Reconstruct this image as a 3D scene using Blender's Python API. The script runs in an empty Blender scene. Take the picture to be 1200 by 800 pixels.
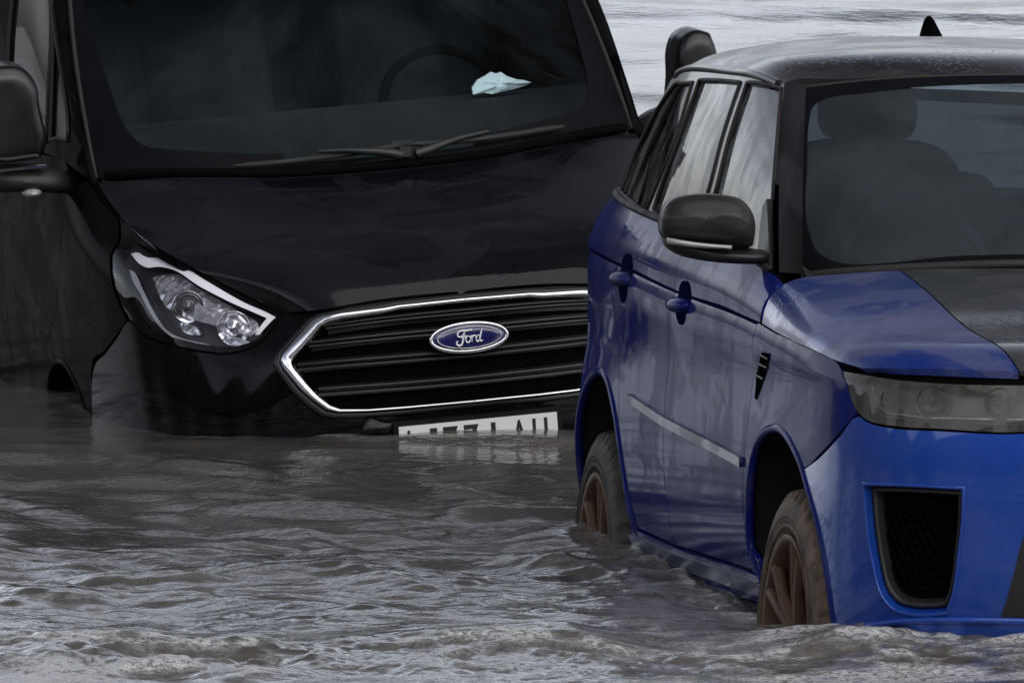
import bpy, math, random
import numpy as np
from mathutils import Vector, Matrix
from mathutils.geometry import delaunay_2d_cdt
random.seed(7); rng = np.random.default_rng(7)
scene = bpy.context.scene; COL = scene.collection

# ---------------------------------------------------------------- camera
cam_data = bpy.data.cameras.new('camera'); cam = bpy.data.objects.new('camera', cam_data); COL.objects.link(cam)
cam_data.sensor_width = 36; cam_data.lens = 420.0; cam_data.clip_start = .5; cam_data.clip_end = 6000
cam.location = (0, 0, 2.7117); cam.rotation_euler = (math.pi / 2 - 0.06765, 0, 0)
scene.camera = cam

# ---------------------------------------------------------------- sky, sun, exposure (overcast, brighter over the sea)
SUN_EL, SUN_AZ = math.radians(46), math.radians(150)      # azimuth from +Y (out to sea) towards +X
world = bpy.data.worlds.new('World'); scene.world = world; world.use_nodes = True
nt = world.node_tree; N = nt.nodes; LK = nt.links; N.clear()
sky = N.new('ShaderNodeTexSky'); sky.sky_type = 'NISHITA'; sky.sun_disc = False
sky.sun_elevation = SUN_EL; sky.sun_rotation = SUN_AZ; sky.dust_density = 3; sky.air_density = 1.2
hsv = N.new('ShaderNodeHueSaturation'); hsv.inputs['Saturation'].default_value = .28
LK.new(sky.outputs[0], hsv.inputs['Color'])
tc = N.new('ShaderNodeTexCoord'); mp = N.new('ShaderNodeMapping'); mp.inputs['Scale'].default_value = (1.6, 1.6, 4.5)
LK.new(tc.outputs['Generated'], mp.inputs['Vector'])
nz = N.new('ShaderNodeTexNoise'); nz.inputs['Scale'].default_value = 1.7; nz.inputs['Detail'].default_value = 6; nz.inputs['Roughness'].default_value = .55
LK.new(mp.outputs[0], nz.inputs['Vector'])
rp = N.new('ShaderNodeMapRange'); rp.inputs['From Min'].default_value = .3; rp.inputs['From Max'].default_value = .72
rp.inputs['To Min'].default_value = .42; rp.inputs['To Max'].default_value = 1.25
LK.new(nz.outputs['Fac'], rp.inputs['Value'])
mul = N.new('ShaderNodeVectorMath'); mul.operation = 'SCALE'
LK.new(hsv.outputs[0], mul.inputs[0]); LK.new(rp.outputs[0], mul.inputs['Scale'])
bg = N.new('ShaderNodeBackground'); bg.inputs['Strength'].default_value = .085
# heavier cloud overhead, a brighter band low over the horizon all round
sx = N.new('ShaderNodeSeparateXYZ'); LK.new(tc.outputs['Generated'], sx.inputs[0])
el = N.new('ShaderNodeMapRange'); el.interpolation_type = 'SMOOTHSTEP'; el.inputs['From Min'].default_value = .06; el.inputs['From Max'].default_value = .55
el.inputs['To Min'].default_value = 4.0; el.inputs['To Max'].default_value = .4; LK.new(sx.outputs['Z'], el.inputs['Value'])
mu2 = N.new('ShaderNodeVectorMath'); mu2.operation = 'SCALE'; LK.new(mul.outputs[0], mu2.inputs[0]); LK.new(el.outputs[0], mu2.inputs['Scale'])
tint = N.new('ShaderNodeMix'); tint.data_type = 'RGBA'; tint.blend_type = 'MULTIPLY'; tint.inputs[0].default_value = 1; tint.inputs[7].default_value = (.97, .98, 1.05, 1)
LK.new(mu2.outputs[0], tint.inputs[6])
LK.new(tint.outputs[2], bg.inputs['Color'])
wo = N.new('ShaderNodeOutputWorld'); LK.new(bg.outputs[0], wo.inputs['Surface'])
sl = bpy.data.lights.new('sun', 'SUN'); sl.energy = 1.5; sl.angle = math.radians(85); sl.color = (1, .97, .93)
so = bpy.data.objects.new('sun', sl); COL.objects.link(so)
sd = Vector((math.sin(SUN_AZ) * math.cos(SUN_EL), math.cos(SUN_AZ) * math.cos(SUN_EL), math.sin(SUN_EL)))
so.rotation_euler = sd.to_track_quat('Z', 'Y').to_euler(); so.location = (0, 0, 50)
vs = scene.view_settings; vs.view_transform = 'Standard'; vs.look = 'None'; vs.exposure = .3; vs.gamma = 1
scene.cycles.use_denoising = True; scene.cycles.max_bounces = 8; scene.cycles.transparent_max_bounces = 16
scene.cycles.sample_clamp_indirect = 4
# ---------------------------------------------------------------- surfaces
def nat_basis(k, t):
    """rows of weights of the natural cubic spline through values at knots k, evaluated at t"""
    k = np.asarray(k, float); t = np.clip(np.asarray(t, float), k[0], k[-1]); n = len(k)
    I = np.eye(n)
    if n == 2:
        w = (t - k[0]) / (k[1] - k[0]); return np.stack([1 - w, w], 1)
    h = np.diff(k); A = np.eye(n); R = np.zeros((n, n))
    for i in range(1, n - 1):
        A[i, i - 1] = h[i - 1]; A[i, i] = 2 * (h[i - 1] + h[i]); A[i, i + 1] = h[i]
        R[i] = 6 * ((I[i + 1] - I[i]) / h[i] - (I[i] - I[i - 1]) / h[i - 1])
    M = np.linalg.solve(A, R)
    j = np.clip(np.searchsorted(k, t, 'right') - 1, 0, n - 2); hj = h[j]
    a = (k[j + 1] - t) / hj; b = (t - k[j]) / hj
    return a[:, None] * I[j] + b[:, None] * I[j + 1] + ((a ** 3 - a) * hj ** 2 / 6)[:, None] * M[j] + ((b ** 3 - b) * hj ** 2 / 6)[:, None] * M[j + 1]

class Surf:
    """smooth sheet through a grid of points [row][col] given with y as distance from the car's centre line"""
    def __init__(self, g):
        self.g = np.array(g, float)
        d = np.linalg.norm(np.diff(self.g, axis=1), axis=2).mean(0); self.ku = np.concatenate([[0], np.cumsum(d)])
        d = np.linalg.norm(np.diff(self.g, axis=0), axis=2).mean(1); self.kv = np.concatenate([[0], np.cumsum(d)])
        self.U, self.V = self.ku[-1], self.kv[-1]
    def ev(self, uv):
        uv = np.asarray(uv, float).reshape(-1, 2)
        return np.einsum('nc,nr,rcx->nx', nat_basis(self.ku, uv[:, 0]), nat_basis(self.kv, uv[:, 1]), self.g)
    def nrm(self, uv):
        uv = np.asarray(uv, float).reshape(-1, 2); e = 2e-3
        c = np.stack([np.clip(uv[:, 0], e, self.U - e), np.clip(uv[:, 1], e, self.V - e)], 1)
        a = self.ev(c + [e, 0]) - self.ev(c - [e, 0]); b = self.ev(c + [0, e]) - self.ev(c - [0, e])
        n = np.cross(a, b); return n / np.maximum(np.linalg.norm(n, axis=1, keepdims=True), 1e-12)

def faired(S, nu=2, it=2):
    """the same sheet through twice as many columns, lightly faired along its length and height"""
    u = np.sort(np.concatenate([S.ku, (S.ku[1:] + S.ku[:-1]) / 2])); A = nat_basis(S.ku, u); g = np.einsum('nc,rcx->rnx', A, S.g)
    for _ in range(it): h = g.copy(); h[:, 1:-1] = .5 * g[:, 1:-1] + .25 * (g[:, :-2] + g[:, 2:]); g = h
    h = g.copy(); h[1:-2] = .7 * g[1:-2] + .15 * (g[:-3] + g[2:-1]); h[..., 2] = g[..., 2]; h[:, 0, 1] = 0; h[:, -1, 1] = 0
    return Surf(h)

def cols(*c): return [list(r) for r in zip(*c)]          # columns of points -> rows

# sports utility car: x forward from the front axle, y out from the centre line, z up
def _side(x, yc, zc, o=(-.06, -.022, 0, .004, -.006, -.008), f=0):
    zz = (.30, .39, .52, .66, .80, .91)
    return [(x, yc + o[i] + f * (0, .4, 1, 1, .5, .1)[i], zz[i]) for i in range(6)] + [(x, yc, zc)]
SUV_FLANK = Surf(cols(
    [(.86, 0, .30), (.91, 0, .39), (.93, 0, .52), (.945, 0, .66), (.94, 0, .80), (.935, 0, .90), (.925, 0, .94)],
    [(.84, .30, .30), (.89, .30, .39), (.91, .30, .52), (.928, .30, .66), (.925, .30, .80), (.915, .30, .90), (.905, .30, .94)],
    [(.79, .55, .30), (.83, .55, .39), (.855, .555, .52), (.88, .56, .66), (.878, .555, .80), (.868, .55, .90), (.855, .55, .94)],
    [(.70, .75, .30), (.74, .76, .39), (.77, .765, .52), (.80, .77, .66), (.80, .765, .80), (.785, .76, .90), (.77, .755, .943)],
    [(.57, .885, .30), (.60, .90, .39), (.63, .905, .52), (.66, .91, .66), (.665, .905, .80), (.655, .895, .90), (.645, .885, .95)],
    [(.38, .945, .30), (.40, .962, .39), (.42, .97, .52), (.44, .97, .66), (.445, .963, .80), (.445, .957, .90), (.44, .95, .965)],
    _side(.16, .968, .982, f=.014), _side(-.15, .972, .998, f=.016), _side(-.48, .972, 1.017, f=.006), _side(-1.0, .97, 1.036),
    _side(-1.6, .972, 1.047), _side(-2.15, .972, 1.07), _side(-2.5, .97, 1.085, f=.004), _side(-2.9, .965, 1.10, f=.02),
    _side(-3.25, .945, 1.11, f=.022), _side(-3.55, .89, 1.115, f=.01), _side(-3.78, .77, 1.12), _side(-3.9, .45, 1.12), _side(-3.93, 0, 1.12)))
# rear columns turn the offsets backwards
for _c in (15, 16, 17, 18):
    _o = SUV_FLANK.g[:, _c, 1] - SUV_FLANK.g[-1, _c, 1]
    _w = {15: .3, 16: .6, 17: .9, 18: 1}[_c]
    SUV_FLANK.g[:, _c, 1] = SUV_FLANK.g[-1, _c, 1] + _o * (1 - _w); SUV_FLANK.g[:, _c, 0] -= _o * _w
# a shallow crease under the shoulder: the top of the flank leans in above a row of its own
_g = SUV_FLANK.g; _mid = _g[-2] * .3 + _g[-1] * .7
for _c in range(5, 16):
    _mid[_c] = _g[-1, _c]; _mid[_c, 2] -= .030
    if _c < 15: _g[-1, _c, 1] -= .010
SUV_FLANK = faired(Surf(np.concatenate([_g[:-1], _mid[None], _g[-1:]])))
SUV_SHOULDER = Surf([
    [(-.44, .964, 1.017), (-1.0, .962, 1.038), (-1.6, .964, 1.049), (-2.15, .964, 1.072), (-2.5, .962, 1.087), (-2.9, .957, 1.102), (-3.25, .94, 1.112), (-3.55, .89, 1.115), (-3.78, .77, 1.12), (-3.9, .45, 1.12), (-3.93, 0, 1.12)],
    [(-.46, .95, 1.07), (-1.0, .953, 1.10), (-1.6, .955, 1.122), (-2.15, .953, 1.145), (-2.5, .95, 1.16), (-2.9, .94, 1.175), (-3.25, .915, 1.19), (-3.55, .86, 1.195), (-3.76, .75, 1.20), (-3.88, .45, 1.20), (-3.91, 0, 1.20)],
    [(-.48, .905, 1.125), (-1.0, .908, 1.168), (-1.6, .91, 1.19), (-2.15, .91, 1.208), (-2.5, .907, 1.224), (-2.9, .898, 1.24), (-3.25, .87, 1.25), (-3.55, .815, 1.258), (-3.74, .71, 1.262), (-3.86, .43, 1.265), (-3.89, 0, 1.265)]])
SUV_BONNET = Surf([
    [(-.46, .964, 1.018), (-.46, .95, 1.07), (-.48, .90, 1.118), (-.55, .80, 1.138), (-.53, .6, 1.156), (-.49, .3, 1.168), (-.48, 0, 1.172)],
    [(-.2, .964, 1.001), (-.2, .952, 1.045), (-.2, .90, 1.083), (-.2, .80, 1.103), (-.18, .6, 1.118), (-.15, .3, 1.128), (-.15, 0, 1.132)],
    [(.14, .961, .985), (.14, .95, 1.018), (.14, .895, 1.046), (.14, .80, 1.062), (.15, .6, 1.075), (.17, .3, 1.085), (.17, 0, 1.088)],
    [(.40, .945, .968), (.42, .925, .994), (.44, .87, 1.014), (.45, .78, 1.025), (.47, .58, 1.034), (.49, .3, 1.043), (.50, 0, 1.046)],
    [(.52, .932, .960), (.58, .90, .980), (.63, .84, .993), (.67, .75, 1.0), (.72, .56, 1.003), (.76, .3, 1.008), (.775, 0, 1.01)],
    [(.61, .902, .953), (.675, .865, .957), (.735, .80, .96), (.785, .72, .962), (.845, .55, .962), (.89, .3, .963), (.91, 0, .963)]])
SUV_SCREEN = Surf([
    [(-.77, .80, 1.13), (-.68, .70, 1.148), (-.60, .5, 1.168), (-.54, .27, 1.183), (-.52, 0, 1.188)],
    [(-1.10, .745, 1.372), (-1.02, .62, 1.392), (-.975, .45, 1.41), (-.945, .25, 1.424), (-.93, 0, 1.43)],
    [(-1.47, .675, 1.60), (-1.42, .54, 1.62), (-1.385, .40, 1.634), (-1.365, .22, 1.644), (-1.36, 0, 1.648)]])
SUV_ROOF = Surf([
    [(-1.49, .735, 1.605), (-1.49, .70, 1.62), (-1.47, .63, 1.622), (-1.42, .48, 1.632), (-1.385, .25, 1.643), (-1.375, 0, 1.650)],
    [(-1.62, .752, 1.62), (-1.60, .71, 1.645), (-1.56, .63, 1.656), (-1.52, .48, 1.668), (-1.50, .25, 1.677), (-1.50, 0, 1.68)],
    [(-1.95, .765, 1.63), (-1.93, .715, 1.66), (-1.9, .63, 1.679), (-1.9, .48, 1.698), (-1.9, .25, 1.709), (-1.9, 0, 1.713)],
    [(-2.6, .762, 1.628), (-2.6, .71, 1.66), (-2.6, .62, 1.683), (-2.6, .46, 1.708), (-2.6, .24, 1.722), (-2.6, 0, 1.726)],
    [(-3.2, .715, 1.60), (-3.2, .66, 1.632), (-3.2, .58, 1.658), (-3.2, .43, 1.686), (-3.2, .22, 1.704), (-3.2, 0, 1.71)],
    [(-3.62, .64, 1.56), (-3.66, .59, 1.59), (-3.7, .51, 1.615), (-3.72, .38, 1.64), (-3.75, .2, 1.655), (-3.76, 0, 1.66)]])
SUV_GLASS = Surf([
    [(-.62, .90, 1.138), (-1.2, .90, 1.178), (-1.8, .90, 1.197), (-2.4, .90, 1.22), (-2.95, .89, 1.243), (-3.4, .84, 1.255), (-3.7, .73, 1.262), (-3.84, .44, 1.266), (-3.87, 0, 1.267)],
    [(-1.0, .837, 1.37), (-1.46, .845, 1.41), (-1.91, .846, 1.425), (-2.43, .845, 1.43), (-2.93, .827, 1.437), (-3.34, .777, 1.434), (-3.64, .68, 1.425), (-3.80, .43, 1.42), (-3.84, 0, 1.42)],
    [(-1.49, .735, 1.605), (-1.72, .757, 1.624), (-2.03, .765, 1.63), (-2.5, .763, 1.63), (-2.92, .745, 1.617), (-3.28, .705, 1.595), (-3.6, .645, 1.56), (-3.75, .42, 1.56), (-3.8, 0, 1.565)]])

# panel van
VAN_FLANK = Surf(cols(
    [(.96, 0, .34), (1.015, 0, .47), (1.02, 0, .60), (1.012, 0, .74), (1.0, 0, .85), (.972, 0, .935)],
    [(.95, .26, .34), (1.0, .26, .47), (1.005, .26, .60), (.997, .26, .74), (.985, .26, .85), (.957, .26, .932)],
    [(.91, .46, .34), (.955, .46, .47), (.96, .46, .60), (.95, .46, .74), (.935, .455, .84), (.90, .44, .912)],
    [(.85, .62, .34), (.885, .63, .47), (.885, .63, .60), (.865, .62, .73), (.83, .585, .835), (.78, .535, .902)],
    [(.72, .77, .34), (.75, .785, .47), (.745, .785, .61), (.715, .77, .75), (.68, .735, .88), (.61, .665, .985)],
    [(.52, .875, .34), (.54, .895, .48), (.535, .90, .63), (.51, .892, .80), (.47, .86, .95), (.40, .785, 1.062)],
    [(.22, .93, .34), (.23, .95, .48), (.23, .955, .66), (.20, .95, .86), (.15, .925, 1.02), (.03, .845, 1.122)],
    [(-.12, .945, .34), (-.12, .962, .48), (-.12, .972, .68), (-.14, .966, .88), (-.18, .945, 1.06), (-.32, .865, 1.205)],
    [(-.45, .95, .34), (-.45, .966, .48), (-.45, .978, .68), (-.46, .968, .88), (-.48, .953, 1.08), (-.55, .91, 1.265)],
    [(-.85, .95, .34), (-.85, .96, .48), (-.85, .965, .68), (-.85, .962, .88), (-.85, .955, 1.07), (-.87, .925, 1.26)],
    [(-1.4, .95, .34), (-1.4, .958, .48), (-1.4, .962, .68), (-1.4, .962, .88), (-1.4, .955, 1.07), (-1.4, .93, 1.255)],
    [(-2.4, .95, .34), (-2.4, .958, .48), (-2.4, .962, .68), (-2.4, .962, .88), (-2.4, .955, 1.07), (-2.4, .93, 1.255)],
    [(-3.5, .95, .34), (-3.5, .958, .48), (-3.5, .962, .68), (-3.5, .96, .88), (-3.5, .95, 1.07), (-3.5, .925, 1.255)],
    [(-3.85, .88, .34), (-3.87, .89, .48), (-3.87, .89, .68), (-3.87, .89, .88), (-3.86, .88, 1.07), (-3.85, .86, 1.255)],
    [(-3.95, .5, .34), (-3.97, .5, .48), (-3.97, .5, .68), (-3.97, .5, .88), (-3.96, .5, 1.07), (-3.95, .5, 1.255)],
    [(-3.95, 0, .34), (-3.97, 0, .48), (-3.97, 0, .68), (-3.97, 0, .88), (-3.96, 0, 1.07), (-3.95, 0, 1.255)]))
VAN_FLANK = faired(VAN_FLANK)
VAN_BONNET = Surf([
    [(.79, .53, .907), (.905, .43, .92), (.952, .25, .94), (.968, 0, .943)],
    [(.61, .665, .987), (.80, .50, .995), (.87, .27, 1.005), (.89, 0, 1.008)],
    [(.40, .785, 1.064), (.57, .57, 1.068), (.63, .30, 1.08), (.65, 0, 1.083)],
    [(.03, .845, 1.125), (.20, .62, 1.14), (.26, .32, 1.15), (.28, 0, 1.152)],
    [(-.36, .862, 1.215), (-.20, .66, 1.225), (-.09, .33, 1.208), (-.05, 0, 1.205)]])
VAN_SCREEN = Surf([
    [(-.40, .865, 1.222), (-.24, .67, 1.23), (-.10, .33, 1.213), (-.06, 0, 1.21)],
    [(-.78, .835, 1.55), (-.65, .65, 1.555), (-.53, .33, 1.545), (-.48, 0, 1.54)],
    [(-1.19, .765, 1.88), (-1.10, .59, 1.895), (-1.03, .30, 1.905), (-1.0, 0, 1.91)]])
VAN_ROOF = Surf([
    [(-1.25, .81, 1.87), (-1.16, .66, 1.90), (-1.05, .33, 1.915), (-1.01, 0, 1.92)],
    [(-1.6, .82, 1.88), (-1.55, .68, 1.945), (-1.5, .35, 1.97), (-1.48, 0, 1.975)],
    [(-2.6, .80, 1.88), (-2.6, .68, 1.95), (-2.6, .35, 1.975), (-2.6, 0, 1.98)],
    [(-3.85, .78, 1.86), (-3.87, .66, 1.93), (-3.88, .33, 1.95), (-3.88, 0, 1.955)]])
VAN_GLASS = Surf([
    [(-.34, .868, 1.21), (-.60, .915, 1.262), (-.9, .925, 1.26), (-1.4, .93, 1.255), (-2.4, .93, 1.255), (-3.5, .925, 1.255), (-3.85, .86, 1.255), (-3.95, .5, 1.255), (-3.95, 0, 1.255)],
    [(-.77, .872, 1.55), (-.95, .875, 1.565), (-1.15, .885, 1.57), (-1.5, .888, 1.57), (-2.4, .888, 1.57), (-3.5, .88, 1.57), (-3.82, .83, 1.57), (-3.93, .5, 1.57), (-3.93, 0, 1.57)],
    [(-1.22, .812, 1.865), (-1.3, .815, 1.87), (-1.4, .815, 1.875), (-1.62, .815, 1.88), (-2.4, .815, 1.88), (-3.5, .79, 1.87), (-3.80, .76, 1.86), (-3.89, .5, 1.86), (-3.89, 0, 1.86)]])
# outlines of the panels in the metric coordinates of their own surface
OUT = {
 'suv_wing': [(2.105,0.744),(1.904,0.741),(1.604,0.744),(1.408,0.744),(1.214,0.744),(1.125,0.72),(1.09,0.669),(1.049,0.578),(1.017,0.552),(1.09,0.504),(1.202,0.449),(1.37,0.403),(1.487,0.447),(1.624,0.476),(1.779,0.48),(1.924,0.453),(2.016,0.405),(2.062,0.336),(2.097,0.247),(2.124,0.159),(2.014,0.129),(2.024,0.087),(2.169,0.092),(2.164,0.26),(2.159,0.411),(2.134,0.586)],
 'suv_front_door': [(2.111,0.744),(2.604,0.744),(3.205,0.741),(3.325,0.741),(3.38,0.634),(3.39,0.41),(3.349,0.21),(3.324,0.092),(2.174,0.097),(2.17,0.26),(2.165,0.411),(2.14,0.586)],
 'suv_rear_door': [(3.33,0.744),(3.755,0.744),(4.105,0.744),(4.305,0.744),(4.295,0.695),(4.225,0.624),(4.145,0.51),(4.075,0.37),(4.025,0.21),(4.005,0.108),(3.33,0.092),(3.356,0.21),(3.396,0.41),(3.386,0.634)],
 'suv_quarter': [(4.311,0.744),(4.505,0.744),(4.855,0.744),(5.108,0.744),(5.45,0.744),(6.178,0.744),(6.178,0.0),(5.45,0.0),(4.952,0.011),(4.936,0.139),(4.895,0.26),(4.815,0.365),(4.685,0.447),(4.535,0.494),(4.385,0.494),(4.225,0.443),(4.105,0.365),(4.005,0.24),(3.95,0.139),(3.915,0.044),(3.995,0.038),(4.011,0.108),(4.031,0.21),(4.081,0.37),(4.151,0.51),(4.231,0.624),(4.301,0.695)],
 'suv_sill': [(2.034,0.085),(2.174,0.087),(3.324,0.084),(3.995,0.099),(3.989,0.038),(3.905,0.005),(3.104,0.002),(2.034,0.002)],
 'suv_headlight': [(1.114,0.719),(1.01,0.717),(0.866,0.702),(0.771,0.7),(0.662,0.705),(0.506,0.721),(0.475,0.618),(0.473,0.538),(0.554,0.527),(0.763,0.527),(0.904,0.529),(0.98,0.539),(1.018,0.556),(1.049,0.583),(1.085,0.67)],
 'suv_bumper': [(0.0,0.62),(0.2,0.567),(0.458,0.569),(0.46,0.533),(0.554,0.522),(0.763,0.521),(0.903,0.523),(0.979,0.533),(1.008,0.543),(1.08,0.498),(1.187,0.443),(1.357,0.392),(1.287,0.346),(1.204,0.277),(1.143,0.186),(1.113,0.1),(1.103,0.021),(0.922,0.002),(0.767,0.001),(0.56,0.001),(0.0,0.0)],
 'suv_intake': [(0.963,0.379),(0.844,0.383),(0.697,0.382),(0.695,0.326),(0.702,0.221),(0.715,0.114),(0.725,0.08),(0.755,0.074),(0.821,0.072),(0.861,0.081),(0.891,0.109),(0.919,0.178),(0.946,0.282)],
 'suv_low_intake': [(0.0,0.38),(0.4,0.37),(0.515,0.34),(0.542,0.273),(0.567,0.163),(0.591,0.061),(0.301,0.049),(0.0,0.06)],
 'suv_moulding': [(3.945,0.46),(3.355,0.426),(2.184,0.382),(2.179,0.358),(3.355,0.402),(3.895,0.436)],
 'suv_vent': [(1.973,0.67),(1.861,0.679),(1.9,0.629),(1.988,0.573),(2.053,0.534),(2.081,0.537),(2.082,0.591)],
 'suv_fa': [(2.019,0.011),(2.124,0.159),(2.097,0.247),(2.062,0.336),(2.016,0.405),(1.924,0.453),(1.779,0.48),(1.624,0.476),(1.487,0.447),(1.37,0.403),(1.287,0.346),(1.204,0.277),(1.143,0.186),(1.113,0.1),(1.103,0.021)],
 'suv_ra': [(3.915,0.044),(3.95,0.139),(4.005,0.24),(4.105,0.365),(4.225,0.443),(4.385,0.494),(4.535,0.494),(4.685,0.447),(4.815,0.365),(4.895,0.26),(4.936,0.139),(4.952,0.011)],
 'suv_front_door_top': [(0.249,0.001),(0.541,0.003),(1.141,0.002),(1.26,0.002),(1.276,0.068),(1.301,0.152),(0.843,0.148),(0.439,0.148),(0.084,0.152),(0.012,0.148),(0.02,0.075),(0.022,0.004)],
 'suv_rear_door_top': [(1.266,0.003),(1.692,0.002),(2.042,0.002),(2.243,0.001),(2.242,0.047),(2.162,0.105),(2.092,0.152),(1.692,0.152),(1.307,0.152),(1.282,0.068)],
 'suv_quarter_top': [(2.249,0.001),(2.442,0.002),(2.793,0.002),(3.049,0.003),(3.104,0.003),(4.104,0.003),(4.104,0.152),(3.104,0.152),(2.793,0.152),(2.442,0.152),(2.098,0.152),(2.168,0.105),(2.248,0.046)],
 'suv_bonnet': [(0.003,0.03),(0.003,0.35),(0.003,0.7),(0.003,1.0),(0.003,1.2),(0.0,1.289),(0.2,1.289),(0.41,1.289),(0.413,0.982),(0.424,0.623),(0.427,0.0),(0.25,0.0),(0.1,0.0)],
 'suv_bonnet_panel': [(0.43,0.0),(0.428,0.623),(0.417,0.982),(0.414,1.289),(0.6,1.289),(1.007,1.289),(1.007,0.0),(0.7,0.0)],
 'suv_screen': [(0.0,0.0),(0.25,0.0),(0.778,0.0),(0.778,0.914),(0.3,0.914),(0.0,0.914),(0.0,0.45)],
 'suv_screen_in': [(0.096,0.05),(0.048,0.099),(0.025,0.167),(0.008,0.318),(0.011,0.48),(0.01,0.652),(0.013,0.74),(0.024,0.809),(0.052,0.839),(0.148,0.846),(0.31,0.854),(0.5,0.859),(0.778,0.864),(0.778,0.035),(0.4,0.035)],
 'suv_win_front': [(0.053,0.02),(0.006,0.263),(0.0,0.465),(0.002,0.477),(0.159,0.473),(0.581,0.458),(0.626,0.315),(0.703,0.124),(0.855,0.019),(0.486,0.017),(0.188,0.018)],
 'suv_win_rear': [(0.921,0.022),(0.793,0.121),(0.731,0.31),(0.702,0.454),(0.977,0.451),(1.408,0.444),(1.395,0.286),(1.485,0.024),(1.453,0.018),(1.132,0.019)],
 'suv_win_quarter': [(1.574,0.005),(1.449,0.284),(1.514,0.435),(1.724,0.431),(2.001,0.426),(2.241,0.335),(2.271,0.126),(2.22,0.022),(1.856,0.017)],
 'suv_upper': [(0.0,0.0),(2.458,0.0),(3.358,0.0),(3.358,0.488),(2.458,0.488),(0.0,0.488),(0.0,0.244)],
 'suv_win_back': [(2.738,0.04),(3.358,0.03),(3.358,0.438),(2.798,0.428)],
 'van_headlight': [(1.508,0.818),(1.435,0.781),(1.403,0.746),(1.426,0.69),(1.383,0.627),(1.319,0.577),(1.233,0.538),(1.115,0.522),(0.965,0.537),(0.839,0.553),(0.763,0.565),(0.702,0.591),(0.658,0.625),(0.623,0.71),(0.609,0.804),(0.62,0.818),(0.653,0.818),(0.834,0.818),(0.96,0.818),(1.085,0.818),(1.228,0.818),(1.369,0.818)],
 'van_hexo': [(0.0,0.79),(0.201,0.787),(0.245,0.782),(0.38,0.785),(0.444,0.78),(0.479,0.753),(0.532,0.646),(0.565,0.579),(0.572,0.545),(0.56,0.512),(0.513,0.428),(0.475,0.379),(0.442,0.343),(0.408,0.331),(0.323,0.326),(0.2,0.325),(0.0,0.326)],
 'van_hexi': [(0.0,0.764),(0.201,0.76),(0.247,0.752),(0.375,0.746),(0.422,0.737),(0.444,0.715),(0.495,0.616),(0.529,0.562),(0.534,0.543),(0.526,0.516),(0.487,0.446),(0.455,0.394),(0.426,0.362),(0.398,0.346),(0.318,0.339),(0.2,0.339),(0.0,0.34)],
 'van_fa': [(1.787,0.071),(1.826,0.139),(1.892,0.197),(1.995,0.245),(2.126,0.272),(2.278,0.269),(2.413,0.236),(2.52,0.175),(2.559,0.111),(2.569,0.061)],
 'van_bumper': [(0.0,0.818),(0.201,0.818),(0.371,0.818),(0.458,0.812),(0.556,0.818),(0.598,0.813),(0.613,0.693),(0.654,0.614),(0.697,0.581),(0.762,0.556),(0.838,0.544),(0.964,0.529),(1.121,0.513),(1.248,0.526),(1.331,0.47),(1.487,0.391),(1.676,0.315),(1.73,0.264),(1.759,0.203),(1.783,0.139),(1.768,0.021),(1.8,0.0),(1.0,0.0),(0.0,0.0)],
 'van_wing': [(1.521,0.818),(1.453,0.774),(1.421,0.739),(1.447,0.683),(1.407,0.62),(1.343,0.571),(1.262,0.528),(1.347,0.471),(1.518,0.39),(1.712,0.312),(1.736,0.264),(1.765,0.203),(1.788,0.141),(1.826,0.139),(1.892,0.197),(1.995,0.245),(2.126,0.272),(2.278,0.269),(2.413,0.236),(2.52,0.175),(2.559,0.111),(2.569,0.081),(2.609,0.081),(2.599,0.175),(2.51,0.271),(2.373,0.35),(2.236,0.422),(2.175,0.511),(2.084,0.644),(1.99,0.754),(1.877,0.803),(1.655,0.797),(1.5,0.802)],
 'van_door': [(1.994,0.758),(2.09,0.644),(2.181,0.511),(2.242,0.422),(2.378,0.351),(2.516,0.272),(2.605,0.177),(2.614,0.081),(3.186,0.061),(3.206,0.422),(3.205,0.813),(2.78,0.812),(2.432,0.812),(2.118,0.814)],
 'van_side': [(3.215,0.813),(3.216,0.422),(3.196,0.061),(4.105,0.041),(4.107,0.157),(4.207,0.262),(4.387,0.349),(4.567,0.367),(4.736,0.332),(4.885,0.245),(4.965,0.139),(4.967,0.021),(5.294,0.0),(6.294,0.0),(6.294,0.818),(5.294,0.818),(5.089,0.815),(3.985,0.815)],
 'van_bonnet': [(0.004,0.0),(0.004,0.4),(0.004,0.8),(0.004,1.154),(0.3,1.154),(0.811,1.154),(0.811,0.0),(0.4,0.0),(0.2,0.0)],
 'van_screen': [(0.0,0.0),(0.25,0.0),(0.884,0.0),(0.884,1.114),(0.3,1.114),(0.0,1.114),(0.0,0.5)],
 'van_screen_in': [(0.884,0.055),(0.6,0.055),(0.585,0.095),(0.389,0.105),(0.278,0.115),(0.23,0.135),(0.197,0.177),(0.173,0.255),(0.159,0.363),(0.132,0.571),(0.102,0.78),(0.11,1.034),(0.3,1.064),(0.884,1.064)],
 'van_upper': [(0.0,0.0),(0.25,0.0),(3.086,0.0),(3.886,0.0),(3.886,0.734),(3.086,0.734),(0.0,0.734),(0.0,0.367)],
 'van_win_fix': [(0.288,0.054),(0.162,0.324),(0.0,0.566),(0.02,0.6),(0.022,0.48),(0.03,0.35),(0.07,0.2),(0.12,0.09)],
 'van_win_door': [(0.332,0.044),(0.534,0.04),(0.642,0.065),(0.817,0.064),(0.851,0.288),(0.824,0.64),(0.299,0.659),(0.182,0.627),(0.048,0.555),(0.209,0.316)],
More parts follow.
